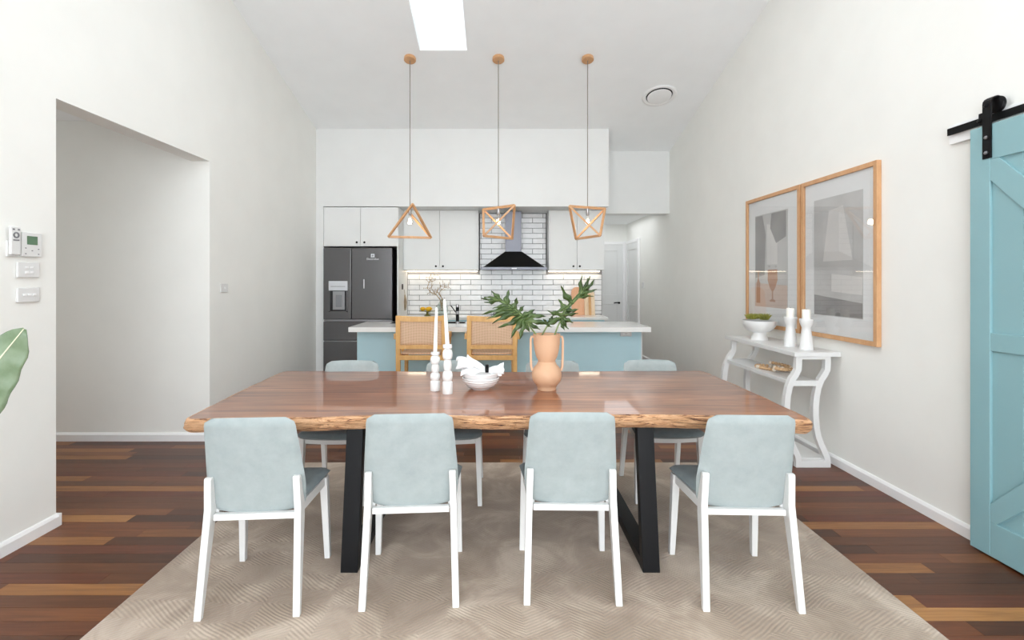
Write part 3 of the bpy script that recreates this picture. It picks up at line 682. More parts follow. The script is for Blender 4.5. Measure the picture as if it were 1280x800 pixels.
# ------------------------------------------------------------------ pendants
def pendant(X, yaw, label, Yp=5.55):
    zt = 2.275; a = .48; h = a/math.sqrt(2)
    zc = ceilz(Yp)
    t = thing('pendant_lamp', label, 'lamp', (X, Yp, zt), 'geometric timber pendants over the island')
    n = Vector((0, -.265, -1)).normalized()
    ceil_lathe([(0, 0), (.066, 0), (.068, .006), (.068, .03), (.062, .036), (0, .036)], OAKP, 'canopy', Vector((X, Yp, zc)), n, t, 32)
    MB().tube([(X, Yp-.008, zc-.03), (X, Yp, zc-.2), (X, Yp, zt)], .0045, 8).build('cord', plain('grey_cord', srgb(128, 120, 110), .8) if 'grey_cord' not in MATS else MATS['grey_cord'], t)
    u = Vector((math.cos(yaw), math.sin(yaw), 0)); v = Vector((-u.y, u.x, 0)); c = Vector((X, Yp, 0))
    A, B = c-u*a/2+Vector((0, 0, zt)), c+u*a/2+Vector((0, 0, zt)); C_, D = c-v*a/2+Vector((0, 0, zt-h)), c+v*a/2+Vector((0, 0, zt-h))
    cen = (A+B+C_+D)/4
    for p, q in ((A, B), (C_, D), (A, C_), (A, D), (B, C_), (B, D)):
        mid = (p+q)/2-cen
        MB().bar(p, q, .020, .027, up=mid).build('bar', OAKP, t)
    MB().lathe([(0, 0), (.017, 0), (.017, -.075), (.013, -.08), (0, -.08)], (X, Yp, zt-.015), 20).build('socket', STEEL, t, smooth=True)
    bl = MB().lathe([(.013, 0), (.018, -.02), (.034, -.045), (.044, -.075), (.040, -.10), (.022, -.118), (0, -.122)], (X, Yp, zt-.09), 24).build('bulb', GLASS, t, smooth=True)
    MB().sphere((X, Yp, zt-.165), .017, 12, 8, (1, 1, 1.4)).build('filament', BULB, bl, smooth=True)
    l = bpy.data.lights.new('pendant_glow', 'POINT'); l.energy = 2.2; l.color = (1, .78, .5); l.shadow_soft_size = .03
    lo = bpy.data.objects.new('pendant_glow', l); COL.objects.link(lo); lo.location = (X, Yp, zt-.165)
pendant(-1.0145, math.radians(-73), 'leftmost geometric timber pendant, shaped like a narrow triangle')
pendant(-.009, math.radians(-42), 'middle geometric timber pendant, square seen from the table')
pendant(1.005, math.radians(24), 'rightmost geometric timber pendant, wide at the top')

# ------------------------------------------------------------------ cane stools
def rot_build(fn, root): pass
def make_stool(label, X, Yb):
    t = thing('counter_stool', label, 'stool', (X, Yb+.25, 0), 'cane counter stools')
    w = .265; zt = 1.07
    for s_ in (-1, 1):
        MB().bar((X+s_*(w-.022), Yb, zt), (X+s_*(w-.018), Yb+.04, .0), .048, .034).build('leg', STOOLW, t)
        MB().bar((X+s_*(w-.03), Yb+.44, .62), (X+s_*(w-.02), Yb+.45, 0), .04, .04).build('leg', STOOLW, t)
        MB().bar((X+s_*(w+.01), Yb+.02, .845), (X+s_*(w+.012), Yb+.34, .84), .04, .06).build('armrest', STOOLW, t)
        MB().bar((X+s_*(w+.01), Yb+.33, .84), (X+s_*(w-.005), Yb+.36, .62), .035, .03).build('arm_post', STOOLW, t)
        MB().bar((X+s_*(w-.03), Yb+.03, .28), (X+s_*(w-.03), Yb+.44, .28), .025, .03).build('stretcher', STOOLW, t)
    def arc(z, hgt, name, sag=.02):
        pts = [(X-w+.03+i*(2*w-.06)/8, Yb+sag*math.sin(PI*i/8), z-.012*math.sin(PI*i/8)*(1 if z > 1 else 0)) for i in range(9)]
        MB().tube(pts, 0, sq=(hgt/2, .014)).build(name, STOOLW, t)
    arc(1.042, .055, 'top_rail'); arc(.735, .04, 'lower_back_rail'); 
    MB().grid(lambda u, v: (X-w+.04+u*(2*w-.08), Yb+.002+.018*math.sin(PI*u), .745+v*.28), 12, 8).build('cane_back', CANE, t, smooth=True, solid=.006)
    MB().box(X-w+.035, X+w-.035, Yb+.0, Yb+.03, .595, .645, .003).build('seat_rail', STOOLW, t)
    MB().box(X-w+.035, X+w-.035, Yb+.43, Yb+.46, .60, .65, .003).build('seat_rail', STOOLW, t)
    for s_ in (-1, 1): MB().box(X+s_*(w-.04)-.015, X+s_*(w-.04)+.015, Yb+.03, Yb+.43, .605, .65, .003).build('seat_rail', STOOLW, t)
    MB().grid(lambda u, v: (X-w+.05+u*(2*w-.10), Yb+.025+v*.41, .662-.012*math.sin(PI*u)*math.sin(PI*v)), 10, 10).build('cane_seat', CANE, t, smooth=True, solid=.02)
    MB().bar((X-w+.03, Yb+.44, .22), (X+w-.03, Yb+.44, .22), .03, .03).build('footrest', STOOLW, t)
    return t
make_stool('cane-backed counter stool on the left, behind the white candles', -.835, 5.2)
make_stool('cane-backed counter stool on the right, partly behind the dark green leaf', -.077, 5.2)

# ------------------------------------------------------------------ dining table
ZT, TK = .79, .07
def outline():
    pts = []
    N = 130
    def wob(v, s_, a): return a*noise.noise(Vector((v*s_, s_*3.1, a*50)))+a*.45*noise.noise(Vector((v*s_*4, 7, 3)))
    # front (left to right)
    for i in range(N):
        u = i/(N-1); x = -1.50+u*2.985
        yy = 2.375-.08*abs(2*u-1)**3 + wob(x, 1.6, .03)
        pts.append((x, yy))
    for i in range(1, 50):
        u = i/50; pts.append((1.485+.012*math.sin(u*PI)+.002*random.random(), 2.30+u*1.24))
    for i in range(N):
        u = i/(N-1); x = 1.485-u*3.055
        yy = 3.53+.02*abs(2*u-1)**3+wob(x+9, 1.6, .03); pts.append((x, yy))
    for i in range(1, 50):
        u = i/50; pts.append((-1.57+u*.07-.01*math.sin(u*PI), 3.53-u*1.23))
    # round the corners
    for _ in range(4): pts = [((pts[i-1][0]+2*p[0]+pts[(i+1) % len(pts)][0])/4, (pts[i-1][1]+2*p[1]+pts[(i+1) % len(pts)][1])/4) for i, p in enumerate(pts)]
    return pts
OL = outline()
dt = thing('dining_table', 'long live-edge hardwood dining table on black steel legs', 'table', (0, 2.9, 0))
def inset(pts, d):
    out = []
    n = len(pts)
    for i in range(n):
        a, c = Vector(pts[i-3]), Vector(pts[(i+3) % n]); t_ = (c-a).normalized(); nn = Vector((-t_.y, t_.x)); out.append((pts[i][0]+nn.x*d, pts[i][1]+nn.y*d))
    return out
m_ = MB(); ins = inset(OL, .012)
top = [m_.bm.verts.new((x, y, ZT)) for x, y in ins]; bot = [m_.bm.verts.new((x, y, ZT-TK+.003)) for x, y in inset(OL, .03)]
m_.bm.faces.new(top); m_.bm.faces.new(bot[::-1])
for i in range(len(top)): j = (i+1) % len(top); m_.bm.faces.new((top[i], bot[i], bot[j], top[j]))
m_.build('tabletop', SLAB, dt)
m_ = MB(); prof = [(.016, 0), (.007, -.0015), (-.0, -.008), (-.006, -.020), (-.006, -.032), (-.001, -.044), (.007, -.056), (.018, -.066), (.034, -.0705)]
rings = []
for k, (d, dz) in enumerate(prof):
    pr = inset(OL, d); ring = []
    for i, (x, y) in enumerate(pr):
        q = Vector((x*9, y*9, dz*55)); w_ = math.sin(PI*k/(len(prof)-1))
        dd = (noise.noise(q)*.012+noise.noise(q*2.7)*.008)*w_
        a, c = Vector(pr[i-1]), Vector(pr[(i+1) % len(pr)]); t_ = (c-a).normalized()
        ring.append(m_.bm.verts.new((x-t_.y*dd, y+t_.x*dd, ZT+dz+noise.noise(Vector((x*5, y*5, 2)))*.004*(k/8)+ (0 if k else .0006))))
    rings.append(ring)
for a, c in zip(rings, rings[1:]):
    n = len(a)
    for i in range(n): j = (i+1) % n; m_.bm.faces.new((a[i], c[i], c[j], a[j]))
m_.build('live_edge', EDGE, dt, smooth=60)
for sx_ in (-1, 1):
    X0 = -.738 if sx_ < 0 else .748; w = .084
    for lab, y0, y1 in (('post', 2.395, 2.50), ('post', 3.45, 3.35)):
        MB().hexa([(X0-w/2, y0, .012), (X0+w/2, y0, .012), (X0+w/2, y0+(.05 if y0 < 3 else -.05), .012), (X0-w/2, y0+(.05 if y0 < 3 else -.05), .012)],
                  [(X0-w/2, y1, ZT-TK-.006), (X0+w/2, y1, ZT-TK-.006), (X0+w/2, y1+(.05 if y0 < 3 else -.05), ZT-TK-.006), (X0-w/2, y1+(.05 if y0 < 3 else -.05), ZT-TK-.006)], .002).build('post', BLACK, dt)
    MB().box(X0-w/2+.001, X0+w/2-.001, 2.44, 3.405, .0125, .062, .002).build('floor_bar', BLACK, dt)
    MB().box(X0-w/2+.001, X0+w/2-.001, 2.50, 3.35, ZT-TK-.012, ZT-TK+.004).build('top_plate', BLACK, dt)

# ------------------------------------------------------------------ dining chairs (seat faces +Y in local space)
def make_chair():
    t = thing('dining_chair', 'x', 'chair', (0, 0, 0), 'pale blue dining chairs around the table')
    for s_ in (-1, 1):
        # rear leg: bent profile, extruded sideways
        side = [(-.236, 0), (-.213, 0), (-.130, .385), (-.125, .44), (-.160, .575), (-.166, .582), (-.184, .58), (-.186, .572), (-.178, .44)]
        m_ = MB(); m_.prism([(y, z) for y, z in side], 'x', s_*.171, s_*.201, .003)
        for v in m_.bm.verts: v.co.x += s_*(.578-v.co.z)*.03
        lg = m_.build('leg', WHITE, t)
        for z in (.475, .535):
            m2 = MB(); m2.lathe([(0, 0), (.007, 0), (.006, .003), (0, .003)], (0, 0, 0), 12)
            yy = -.180-(.0 if z < .5 else .003)
            for v in m2.bm.verts: v.co = Vector((s_*(.1855+.03*(.578-z))+v.co.x, yy-v.co.z-.001, z+v.co.y))
            m2.build('bolt', TRIMW, lg)
        a = [(s_*.190-.014, .188), (s_*.190+.014, .188), (s_*.190+.014, .218), (s_*.190-.014, .218)]; c = [(s_*.200-.019, .170), (s_*.200+.019, .170), (s_*.200+.019, .215), (s_*.200-.019, .215)]
        MB().hexa([(x+s_*.022, y+.015, 0) for x, y in a], [(x, y, .432) for x, y in c], .003).build('leg', WHITE, t)
        MB().hexa([(s_*.175-.011, -.128, .388), (s_*.175+.011, -.128, .388), (s_*.175+.011, -.128, .432), (s_*.175-.011, -.128, .432)],
                  [(s_*.198-.011, .175, .388), (s_*.198+.011, .175, .388), (s_*.198+.011, .175, .432), (s_*.198-.011, .175, .432)], .002).build('side_rail', WHITE, t)
    MB().tube([(-.18+i*.045, .190+.008*math.sin(PI*i/8), .410-.004*math.sin(PI*i/8)) for i in range(9)], 0, sq=(.021, .011)).build('front_rail', WHITE, t)
    MB().box(-.172, .172, -.165, -.140, .388, .415, .002).build('rear_rail', WHITE, t)
    # upholstered shells from rounded outlines
    def pad(fn, halfw, n0, n1, th, name, mat):
        m_ = MB(); NU, NV = 21, 23; front = []; back = []
        for j in range(NV):
            v = j/(NV-1); rowf = []; rowb = []
            hw = halfw(v)
            for i in range(NU):
                u = -1+2*i/(NU-1)
                p, nrm_ = fn(u*hw, v, u); e = (1-abs(u)**7)**.5*(1-abs(2*v-1)**14)**.5
                rowf.append(p+nrm_*th/2*e); rowb.append(p-nrm_*th/2*e)
            front.append(rowf); back.append(rowb)
        F_ = [[m_.bm.verts.new(p) for p in r_] for r_ in front]; B_ = [[m_.bm.verts.new(p) for p in r_] for r_ in back]
        for G in (F_, B_):
            for j in range(NV-1):
                for i in range(NU-1): m_.bm.faces.new((G[j][i], G[j][i+1], G[j+1][i+1], G[j+1][i]))
        bmesh.ops.remove_doubles(m_.bm, verts=m_.bm.verts[:], dist=.0004)
        return m_.build(name, mat, t, smooth=70)
    def rc(v, L, r, hw):      # corner rounding of the half width near both ends
        d = min(v, 1-v)*L
        return hw-(r-math.sqrt(max(0, r*r-(r-d)**2)) if d < r else 0)
    def backf(x, v, u):
        z = .406+v*.447; y = -.128-.075*v-.035*max(0, v-.3)*1.0; cv = .020*(u*u)
        z += -.012*(1-u*u)*(1-v)*1.0+ -.004*(u*u)*v
        return Vector((x, y+cv*(1-.3*v), z)), Vector((-u*.1, 1, .18)).normalized()
    pad(backf, lambda v: rc(v, .445, .035 if v > .5 else .05, .203+.010*math.sin(min(1, v*2.2)*PI/2)-.025*max(0, v-.3)/.7), 0, 0, .034, 'backrest', FAB)
    def seatf(x, v, u):
        y = -.112+v*.362; z = .455-.006*(1-u*u)-.010*math.sin(PI*v)*.5-(.012*max(0, v-.85)/.15)
        return Vector((x, y+.012*(1-u*u)*v, z)), Vector((0, 0, 1))
    pad(seatf, lambda v: rc(v, .362, .05, .190+.043*v), 0, 0, .040, 'seat', FABD)
    return t
proto = make_chair()
spots = [(-1.085, 2.30, math.radians(4), 'front row pale blue dining chair, leftmost, at the left end of the table'),
         (-.408, 2.36, math.radians(3.7), 'front row pale blue dining chair, second from the left, beside the left black table leg'),
         (.330, 2.385, math.radians(-1), 'front row pale blue dining chair, third from the left, beside the right black table leg'),
         (1.110, 2.34, math.radians(-2), 'front row pale blue dining chair, rightmost, nearest the console'),
         (-1.065, 3.33, PI, 'far side pale blue dining chair, leftmost, in front of the fridge'),
         (-.335, 3.33, PI, 'far side pale blue dining chair, hidden behind the white candlesticks'),
         (.385, 3.33, PI, 'far side pale blue dining chair, behind the apricot vase'),
         (1.10, 3.36, PI, 'far side pale blue dining chair, rightmost, below the island socket')]
for i, (x, y_, a, lab) in enumerate(spots):
    o = proto if i == 0 else copy_tree(proto)
    o.location = (x, y_, .0125); o.rotation_euler = (0, 0, a); o['label'] = lab

# ------------------------------------------------------------------ table-top things
ZS = ZT+.0008
def candlestick(x, y_, h, r, ch, lean, label, clab):
    k = h/5.0
    prof = [(0, 0), (r, 0), (r, k*1.15), (r*.9, k*1.25)]
    nb_ = 3; z = k*1.25; bh = (h-z-k*.45)/nb_
    for i in range(nb_):
        R_ = r*(1.02 if i != 1 else .82)
        for q in range(1, 8):
            a = q/8*PI; prof.append((r*.55+(R_-r*.55)*math.sin(a), z+bh*(1-math.cos(a))/2))
        z += bh
        prof.append((r*.52, z))
    prof += [(r*.8, z+.004), (r*.92, z+.008), (r*.92, h), (r*.45, h), (r*.45, h-.01), (0, h-.01)]
    tag(MB().lathe(prof, (x, y_, ZS), 32).build('candlestick', CERAM, loc=(x, y_, ZS), smooth=True), label, 'candlestick', 'turned white candlesticks')
    m_ = MB(); m_.tube([(x, y_, ZS+h-.008), (x+lean*.5, y_, ZS+h+ch*.5), (x+lean, y_, ZS+h+ch-.012), (x+lean*1.02, y_, ZS+h+ch)], [.0125, .0105, .008, .003], 16)
    t = m_.build('taper_candle', WAX, loc=(x, y_, ZS+h), smooth=True); tag(t, clab, 'candle', 'white taper candles')
    MB().tube([(x+lean*1.02, y_, ZS+h+ch-.001), (x+lean*1.03, y_, ZS+h+ch+.008)], .001, 5).build('wick', DGAP, t)
candlestick(-.3825, 2.917, .228, .029, .27, .008, 'shorter turned white candlestick, left of the pair on the table', 'white taper candle in the shorter left candlestick')
candlestick(-.30, 2.835, .284, .029, .265, -.018, 'taller turned white candlestick beside the bowls', 'white taper candle leaning slightly in the taller candlestick')
def bowl(x, y_, z, r, h, label):
    prof = [(0, 0), (r*.48, 0), (r*.50, .006)]
    for i in range(1, 15):
        s_ = i/14; prof.append((r*(.52+.48*math.sin(s_*PI/2)**.62)+.002*math.sin(i*2.1), .006+(h-.006)*s_))
    prof += [(r*.965, h), (r*.93, h-.006), (r*.8, h*.45), (r*.5, .016), (0, .012)]
    return tag(MB().lathe(prof, (x, y_, z), 48).build('bowl', PORC, loc=(x, y_, z), smooth=60), label, 'bowl', 'stacked white bowls')
bx_, by_ = -.112, 2.97
bowl(bx_, by_, ZS, .112, .070, 'lower white ribbed bowl in the stack on the table')
bowl(bx_, by_, ZS+.030, .112, .072, 'upper white ribbed bowl holding the napkins')
def napkin():
    t = thing('napkin_bundle', 'crumpled white linen napkins in a black ring lying in the bowls', 'napkin', (bx_, by_, ZS+.09))
    def cloth(fn, name):
        MB().grid(fn, 26, 18).build(name, NAPK, t, smooth=True, solid=.004, subd=1)
    ringp = Vector((-.078, 2.93, .918))
    def wing(cx, cz, dxl, spread, lift, seed):
        def fn(u, v):
            s_ = u; w_ = .018+spread*s_**.8
            a = (v-.5)
            fold = noise.noise(Vector((s_*3+seed, v*7, seed)))*.026*s_+.010*math.sin(v*19+seed)*(.25+s_)
            x = ringp.x+dxl*s_+noise.noise(Vector((v*4, seed, s_*2)))*.02*s_
            return (x, ringp.y+a*w_*1.1+.03*s_+fold*.4, ringp.z+lift*math.sin(s_*PI*.55)+fold+a*w_*.45-.008)
        return fn
    cloth(wing(0, 0, -.175, .09, .030, 1.3), 'cloth'); cloth(wing(0, 0, -.15, .11, .010, 4.1), 'cloth'); cloth(wing(0, 0, -.12, .09, .040, 7.7), 'cloth'); cloth(wing(0, 0, .11, .06, .004, 9.2), 'cloth'); cloth(wing(0, 0, .09, .05, -.012, 2.6), 'cloth')
    m_ = MB(); pts = [(ringp.x, ringp.y+.020*math.cos(a), ringp.z+.019*math.sin(a)) for a in [i*PI/10 for i in range(21)]]
    m_.tube(pts, .0065, 8)
    m_.tube([(x+.009, y_, z) for x, y_, z in pts], .0065, 8); m_.build('ring', BLACK, t, smooth=True)
napkin()
# vase
vx, vy = .286, 2.94
t = thing('vase', 'apricot ceramic vase with two tall strap handles on the table', 'vase', (vx, vy, ZS))
prof = [(0, 0), (.055, 0), (.058, .006), (.056, .012)]
for i in range(1, 15):
    a = -PI/2+.62+i/15*(PI-.62-.62); prof.append((.090*math.cos(a), .088+.084*math.sin(a)))
prof += [(.054, .166), (.050, .170), (.054, .180), (.064, .20), (.073, .235), (.079, .28), (.081, .328), (.083, .333), (.080, .335), (.075, .33), (.070, .24), (.048, .18), (.05, .15), (.07, .09), (0, .02)]
MB().lathe(prof, (vx, vy, ZS), 48).build('body', PEACH, t, smooth=60)
for s_ in (-1, 1):
    pts = [(vx+s_*.078, vy, ZS+.318), (vx+s_*.092, vy, ZS+.318), (vx+s_*.097, vy, ZS+.30), (vx+s_*.096, vy, ZS+.22), (vx+s_*.094, vy, ZS+.14), (vx+s_*.086, vy, ZS+.115)]
    MB().tube(pts, 0, sq=(.006, .010)).build('handle', PEACH, t)
# lobed leaves, drawn in the plane of the vase and bent in depth
def leaf(label, petiole, mid, lobes, dep, seed):
    rnd = random.Random(seed)
    def cw(p, extra=0):
        x, y = p; w_ = W(590+x/4.706, 330+y/4.706, vy); d = dep(x)+extra
        k = (vy+d)/vy
        return Vector((w_.x*k, vy+d, CAMZ+(w_.z-CAMZ)*k))
    t = thing('philodendron_leaf', label, 'leaf', (vx, vy, ZS+.05), 'lobed leaves in the apricot vase')
    MB().tube([cw(p) if i else Vector((vx, vy, ZS+.19)) for i, p in enumerate([(0, 0)]+petiole)], lambda s_: .0048, 8).build('stalk', STEM, t, smooth=True)
    m_ = MB(); m_.tube([cw(p, -.003) for p in mid], lambda s_: .0036*(1-s_*.7), 6); m_.build('midrib', STEM, t, smooth=True)
    m_ = MB()
    def midw(s_): return 9*(math.sin(PI*min(1, s_*1.02+.08))**.5 if s_ < .95 else .3)
    # central band
    N = 24; prev = None
    def along(s_):
        f = s_*(len(mid)-1); i = min(int(f), len(mid)-2); q = f-i
        return Vector((mid[i][0]*(1-q)+mid[i+1][0]*q, mid[i][1]*(1-q)+mid[i+1][1]*q))
    for k in range(N+1):
        s_ = k/N; p = along(s_); d = (along(min(1, s_+.02))-along(max(0, s_-.02))).normalized(); nn = Vector((-d.y, d.x)); w_ = midw(s_)+2
        row = [m_.bm.verts.new(cw(p+nn*w_*q, -.006*abs(q))) for q in (-1, -.5, 0, .5, 1)]
        if prev:
            for q in range(4): m_.bm.faces.new((prev[q], prev[q+1], row[q+1], row[q]))
        prev = row
    for (bs, tip, wd) in lobes:
        B0 = Vector(bs); T0 = Vector(tip); ax = (T0-B0); L = ax.length; d = ax.normalized(); nn = Vector((-d.y, d.x)); B0 = B0-d*6
        bend = rnd.uniform(-.10, .10)*L; zt_ = rnd.uniform(-.035, .02); prev = None; NN = 12; ph = rnd.uniform(0, 6)
        for k in range(NN+1):
            s_ = k/NN
            w_ = wd*(.62+.40*math.sin(PI*min(1, s_*1.2)))*(1-s_**2.4)**.7*.50
            wl = w_*(1+.38*math.sin(s_*13+ph)); wr = w_*(1+.38*math.sin(s_*12+ph+2))
            c = B0+(T0-B0)*s_+nn*bend*math.sin(PI*s_)
            row = [m_.bm.verts.new(cw(c+nn*q*(wl if q < 0 else wr), zt_*s_*s_-.010*(1-abs(q))*(1-s_)+.004*math.sin(s_*9+q*2+ph))) for q in (-1, -.45, 0, .45, 1)]
            if prev:
                for q in range(4): m_.bm.faces.new((prev[q], prev[q+1], row[q+1], row[q]))
            prev = row
    m_.build('blade', LEAF, t, smooth=True, solid=.0016)
    m_ = MB()
    for (bs, tip, wd) in lobes: m_.tube([cw(Vector(bs), -.010), cw(Vector(bs)*.45+Vector(tip)*.55, -.008)], [.0016, .0006], 5)
    m_.build('veins', STEM, t)
leaf('broad lobed dark green leaf spreading left from the vase', [(405, 440), (380, 420), (350, 380), (322, 342)],
     [(322, 342), (290, 300), (250, 265), (205, 235), (150, 208), (105, 195), (70, 198)],
     [((160, 212), (50, 200), 22), ((170, 214), (112, 158), 26), ((150, 212), (70, 224), 20), ((205, 238), (218, 150), 34), ((240, 262), (264, 196), 34), ((275, 290), (308, 245), 26), ((298, 308), (372, 266), 32),
      ((312, 325), (436, 308), 38), ((318, 338), (448, 350), 32), ((325, 345), (404, 388), 26), ((235, 265), (56, 298), 30), ((255, 280), (84, 326), 30), ((272, 292), (118, 352), 32), ((288, 308), (150, 374), 32),
      ((300, 322), (228, 438), 34), ((306, 330), (280, 446), 34), ((316, 338), (338, 402), 28), ((225, 255), (120, 262), 24)], lambda x: -.04-(320-x)*.00015, 3)
leaf('narrow upright lobed leaf rising right from the vase', [(470, 440), (485, 420), (505, 368), (527, 318)],
     [(527, 318), (545, 280), (580, 235), (615, 200), (650, 160), (670, 120), (684, 85)],
     [((640, 175), (650, 60), 24), ((655, 150), (696, 68), 20), ((662, 150), (720, 88), 22), ((640, 180), (736, 148), 24), ((620, 200), (718, 190), 22), ((590, 232), (522, 126), 36), ((555, 268), (508, 206), 30),
      ((538, 295), (440, 272), 28), ((532, 312), (384, 352), 26), ((560, 275), (628, 266), 24), ((545, 300), (626, 290), 24), ((535, 315), (596, 346), 28), ((530, 322), (570, 384), 26), ((527, 325), (546, 392), 24), ((570, 250), (470, 250+60), 22)], lambda x: (x-500)*.0003, 8)
leaf('small young leaf rising in the middle of the vase', [(395, 440), (405, 430), (425, 395), (445, 360)],
     [(445, 360), (455, 345), (462, 332), (470, 320)], [((450, 352), (500, 310), 22), ((448, 355), (418, 322), 20), ((460, 335), (478, 300), 18), ((445, 358), (470, 372), 14)], lambda x: .02, 11)

# ------------------------------------------------------------------ console table on the right
t = thing('console_table', 'white console table with wavy legs against the right wall', 'console table', (2.45, 4.3, 0))
MB().box(2.277, 2.635, 3.76, 4.93, .857, .892, .003).build('top', WHITE, t)
LP = [(2.54, .857), (2.541, .80), (2.538, .755), (2.517, .715), (2.490, .675), (2.468, .615), (2.455, .55), (2.448, .47), (2.448, .396), (2.455, .31), (2.470, .235), (2.492, .175), (2.515, .125), (2.533, .085), (2.540, .05)]
for Yc in (3.79, 4.83):
    for dx in (-.223, 0):
        L_ = []; R_ = []
        for i, (x, z) in enumerate(LP):
            a, c = Vector(LP[max(0, i-1)]), Vector(LP[min(len(LP)-1, i+1)]); d = (c-a).normalized(); nn = Vector((-d.y, d.x))
            L_.append((x+dx+nn.x*.022, z+nn.y*.022)); R_.append((x+dx-nn.x*.022, z-nn.y*.022))
        m_ = MB()
        for i in range(len(LP)-1):
            m_.prism([L_[i], L_[i+1], R_[i+1], R_[i]], 'y', Yc-.02, Yc+.02)
        bmesh.ops.remove_doubles(m_.bm, verts=m_.bm.verts[:], dist=.0002)
        m_.build('leg', WHITE, t)
    MB().box(2.295, 2.563, Yc-.019, Yc+.019, .0, .055, .002).build('foot_rail', WHITE, t)
    MB().box(2.34, 2.52, Yc-.018, Yc+.018, .835, .858, .001).build('apron', WHITE, t)
    MB().box(2.27, 2.47, Yc-.018, Yc+.018, .630, .672, .001).build('cross_rail', WHITE, t)
MB().box(2.245, 2.475, 3.81, 4.81, .638, .668, .002).build('shelf', WHITE, t)
MB().box(2.30, 2.555, 3.81, 4.81, .03, .06, .002).build('base_shelf', WHITE, t)
ZC = .8925
t = thing('footed_bowl', 'white footed bowl filled with green succulents on the console', 'bowl', (2.435, 4.57, ZC))
prof = [(0, 0), (.075, 0), (.072, .01), (.055, .065), (.06, .072)]
for i in range(0, 9):
    s_ = i/8; prof.append((.06+.088*math.sin(s_*PI/2), .072+.108*(1-math.cos(s_*PI/2))**.9))
prof += [(.142, .18), (.13, .13), (.07, .09), (0, .085)]
MB().lathe(prof, (2.435, 4.57, ZC), 40).build('bowl_body', CERAM, t, smooth=60)
tag(t, t['label'], 'bowl')
MB().lathe([(0, .150), (.132, .150), (.132, .158), (0, .165)], (2.435, 4.57, ZC), 24).build('soil', SOIL, t)
k = 0
for (dx, dy, r, lab) in ((-.06, .02, .06, 'left succulent rosette in the footed bowl'), (.02, -.05, .055, 'front succulent rosette in the footed bowl'), (.065, .03, .06, 'right succulent rosette in the footed bowl'), (0, .075, .05, 'back succulent rosette in the footed bowl')):
    c = Vector((2.435+dx, 4.57+dy, ZC+.192)); m_ = MB()
    for L_, (n, el, sc_) in enumerate(((11, .25, 1), (9, .6, .85), (7, .95, .65), (4, 1.25, .45))):
        for i in range(n):
            a = i/n*2*PI+L_*.4; d = Vector((math.cos(a)*math.cos(el), math.sin(a)*math.cos(el), math.sin(el)))
            m_.tube([c, c+d*r*.55*sc_, c+d*r*sc_*1.1+Vector((0, 0, .022*sc_))], [.005, .009*sc_+.002, .001], 6)
    tag(m_.build('succulent', SUCC, loc=c, smooth=True), lab, 'plant', 'succulents in the footed bowl')
for (x, y_, lab, cl) in ((2.447, 4.10, 'white tapered candle holder on the console, nearer the succulent bowl', 'ivory pillar candle in the holder nearer the bowl'), (2.461, 3.91, 'white tapered candle holder nearest the near end of the console', 'ivory pillar candle nearest the near end of the console')):
    tag(MB().lathe([(0, 0), (.050, 0), (.051, .004), (.046, .06), (.036, .14), (.031, .175), (.040, .195), (.047, .215), (.050, .235), (.050, .245), (.047, .248), (.033, .246), (0, .24)], (x, y_, ZC), 36).build('candle_holder', CERAM, loc=(x, y_, ZC), smooth=50), lab, 'candle holder', 'white candle holders on the console')
    c = MB().lathe([(0, .2465), (.031, .2465), (.031, .318), (.028, .322), (0, .320)], (x, y_, ZC), 28).build('pillar_candle', WAX, loc=(x, y_, ZC+.247), smooth=50); tag(c, cl, 'candle', 'pillar candles on the console')
    MB().tube([(x, y_, ZC+.319), (x, y_, ZC+.330)], .0012, 5).build('wick', DGAP, c)
# bead garland on the console shelf
t = thing('bead_garland', 'string of raw wooden and cream beads coiled on the console shelf', 'garland', (2.35, 4.22, .669))
path = []
for i in range(58):
    a = i/58*2*PI*2.2; r = .085+.02*math.sin(a*1.3); path.append((2.355+r*math.cos(a)*.95, 4.17+.16*math.sin(a*.5)*.8+r*math.sin(a)*1.2, .684+.020*(i//20)))
for i, p in enumerate(path):
    MB().sphere(p, .0145, 10, 7).build('bead', BEADC if i % 9 in (3, 4) else BEADW, t, smooth=True)

# ------------------------------------------------------------------ framed pictures on the right wall
def picture(y0, y1, z0, z1, iy0, iy1, iz0, iz1, label, art):
    t = thing('framed_picture', label, 'picture', (XR, (y0+y1)/2, z0), 'pair of oak-framed pictures')
    xf = 2.605; w = .034
    for a, c, d, e in ((y0, y0+w, z0, z1), (y1-w, y1, z0, z1), (y0+w, y1-w, z1-w, z1), (y0+w, y1-w, z0, z0+w)):
        MB().box(xf, XR-.002, a, c, d, e, .002).build('frame_side', OAKP, t)
    MB().box(xf+.018, xf+.022, y0+w, y1-w, z0+w, z1-w).build('mat_board', MATB, t)
    pr = MB().box(xf+.0168, xf+.018, iy0, iy1, iz0, iz1).build('print', PRINTG, t)
    art(pr, xf+.0168)
    MB().box(xf+.010, xf+.0115, y0+w, y1-w, z0+w, z1-w).build('glazing', PICGLASS, t)
def poly(parent, name, x, pts, mat, d=.0004):
    MB().prism([(a, c) for a, c in pts], 'x', x-d, x-.0001).build(name, mat, parent)
def art_right(pr, x):
    poly(pr, 'print_shape', x, [(3.52, 1.17), (4.06, 1.17), (4.06, 1.33), (3.52, 1.28)], PRINTD)
    poly(pr, 'print_shape', x-.0004, [(3.52, 1.34), (3.85, 1.36), (3.85, 1.50), (3.52, 1.47)], PRINTL)
    poly(pr, 'print_shape', x-.0003, [(3.62, 1.60), (3.95, 1.60), (3.88, 2.0), (3.72, 2.02)], PRINTL)
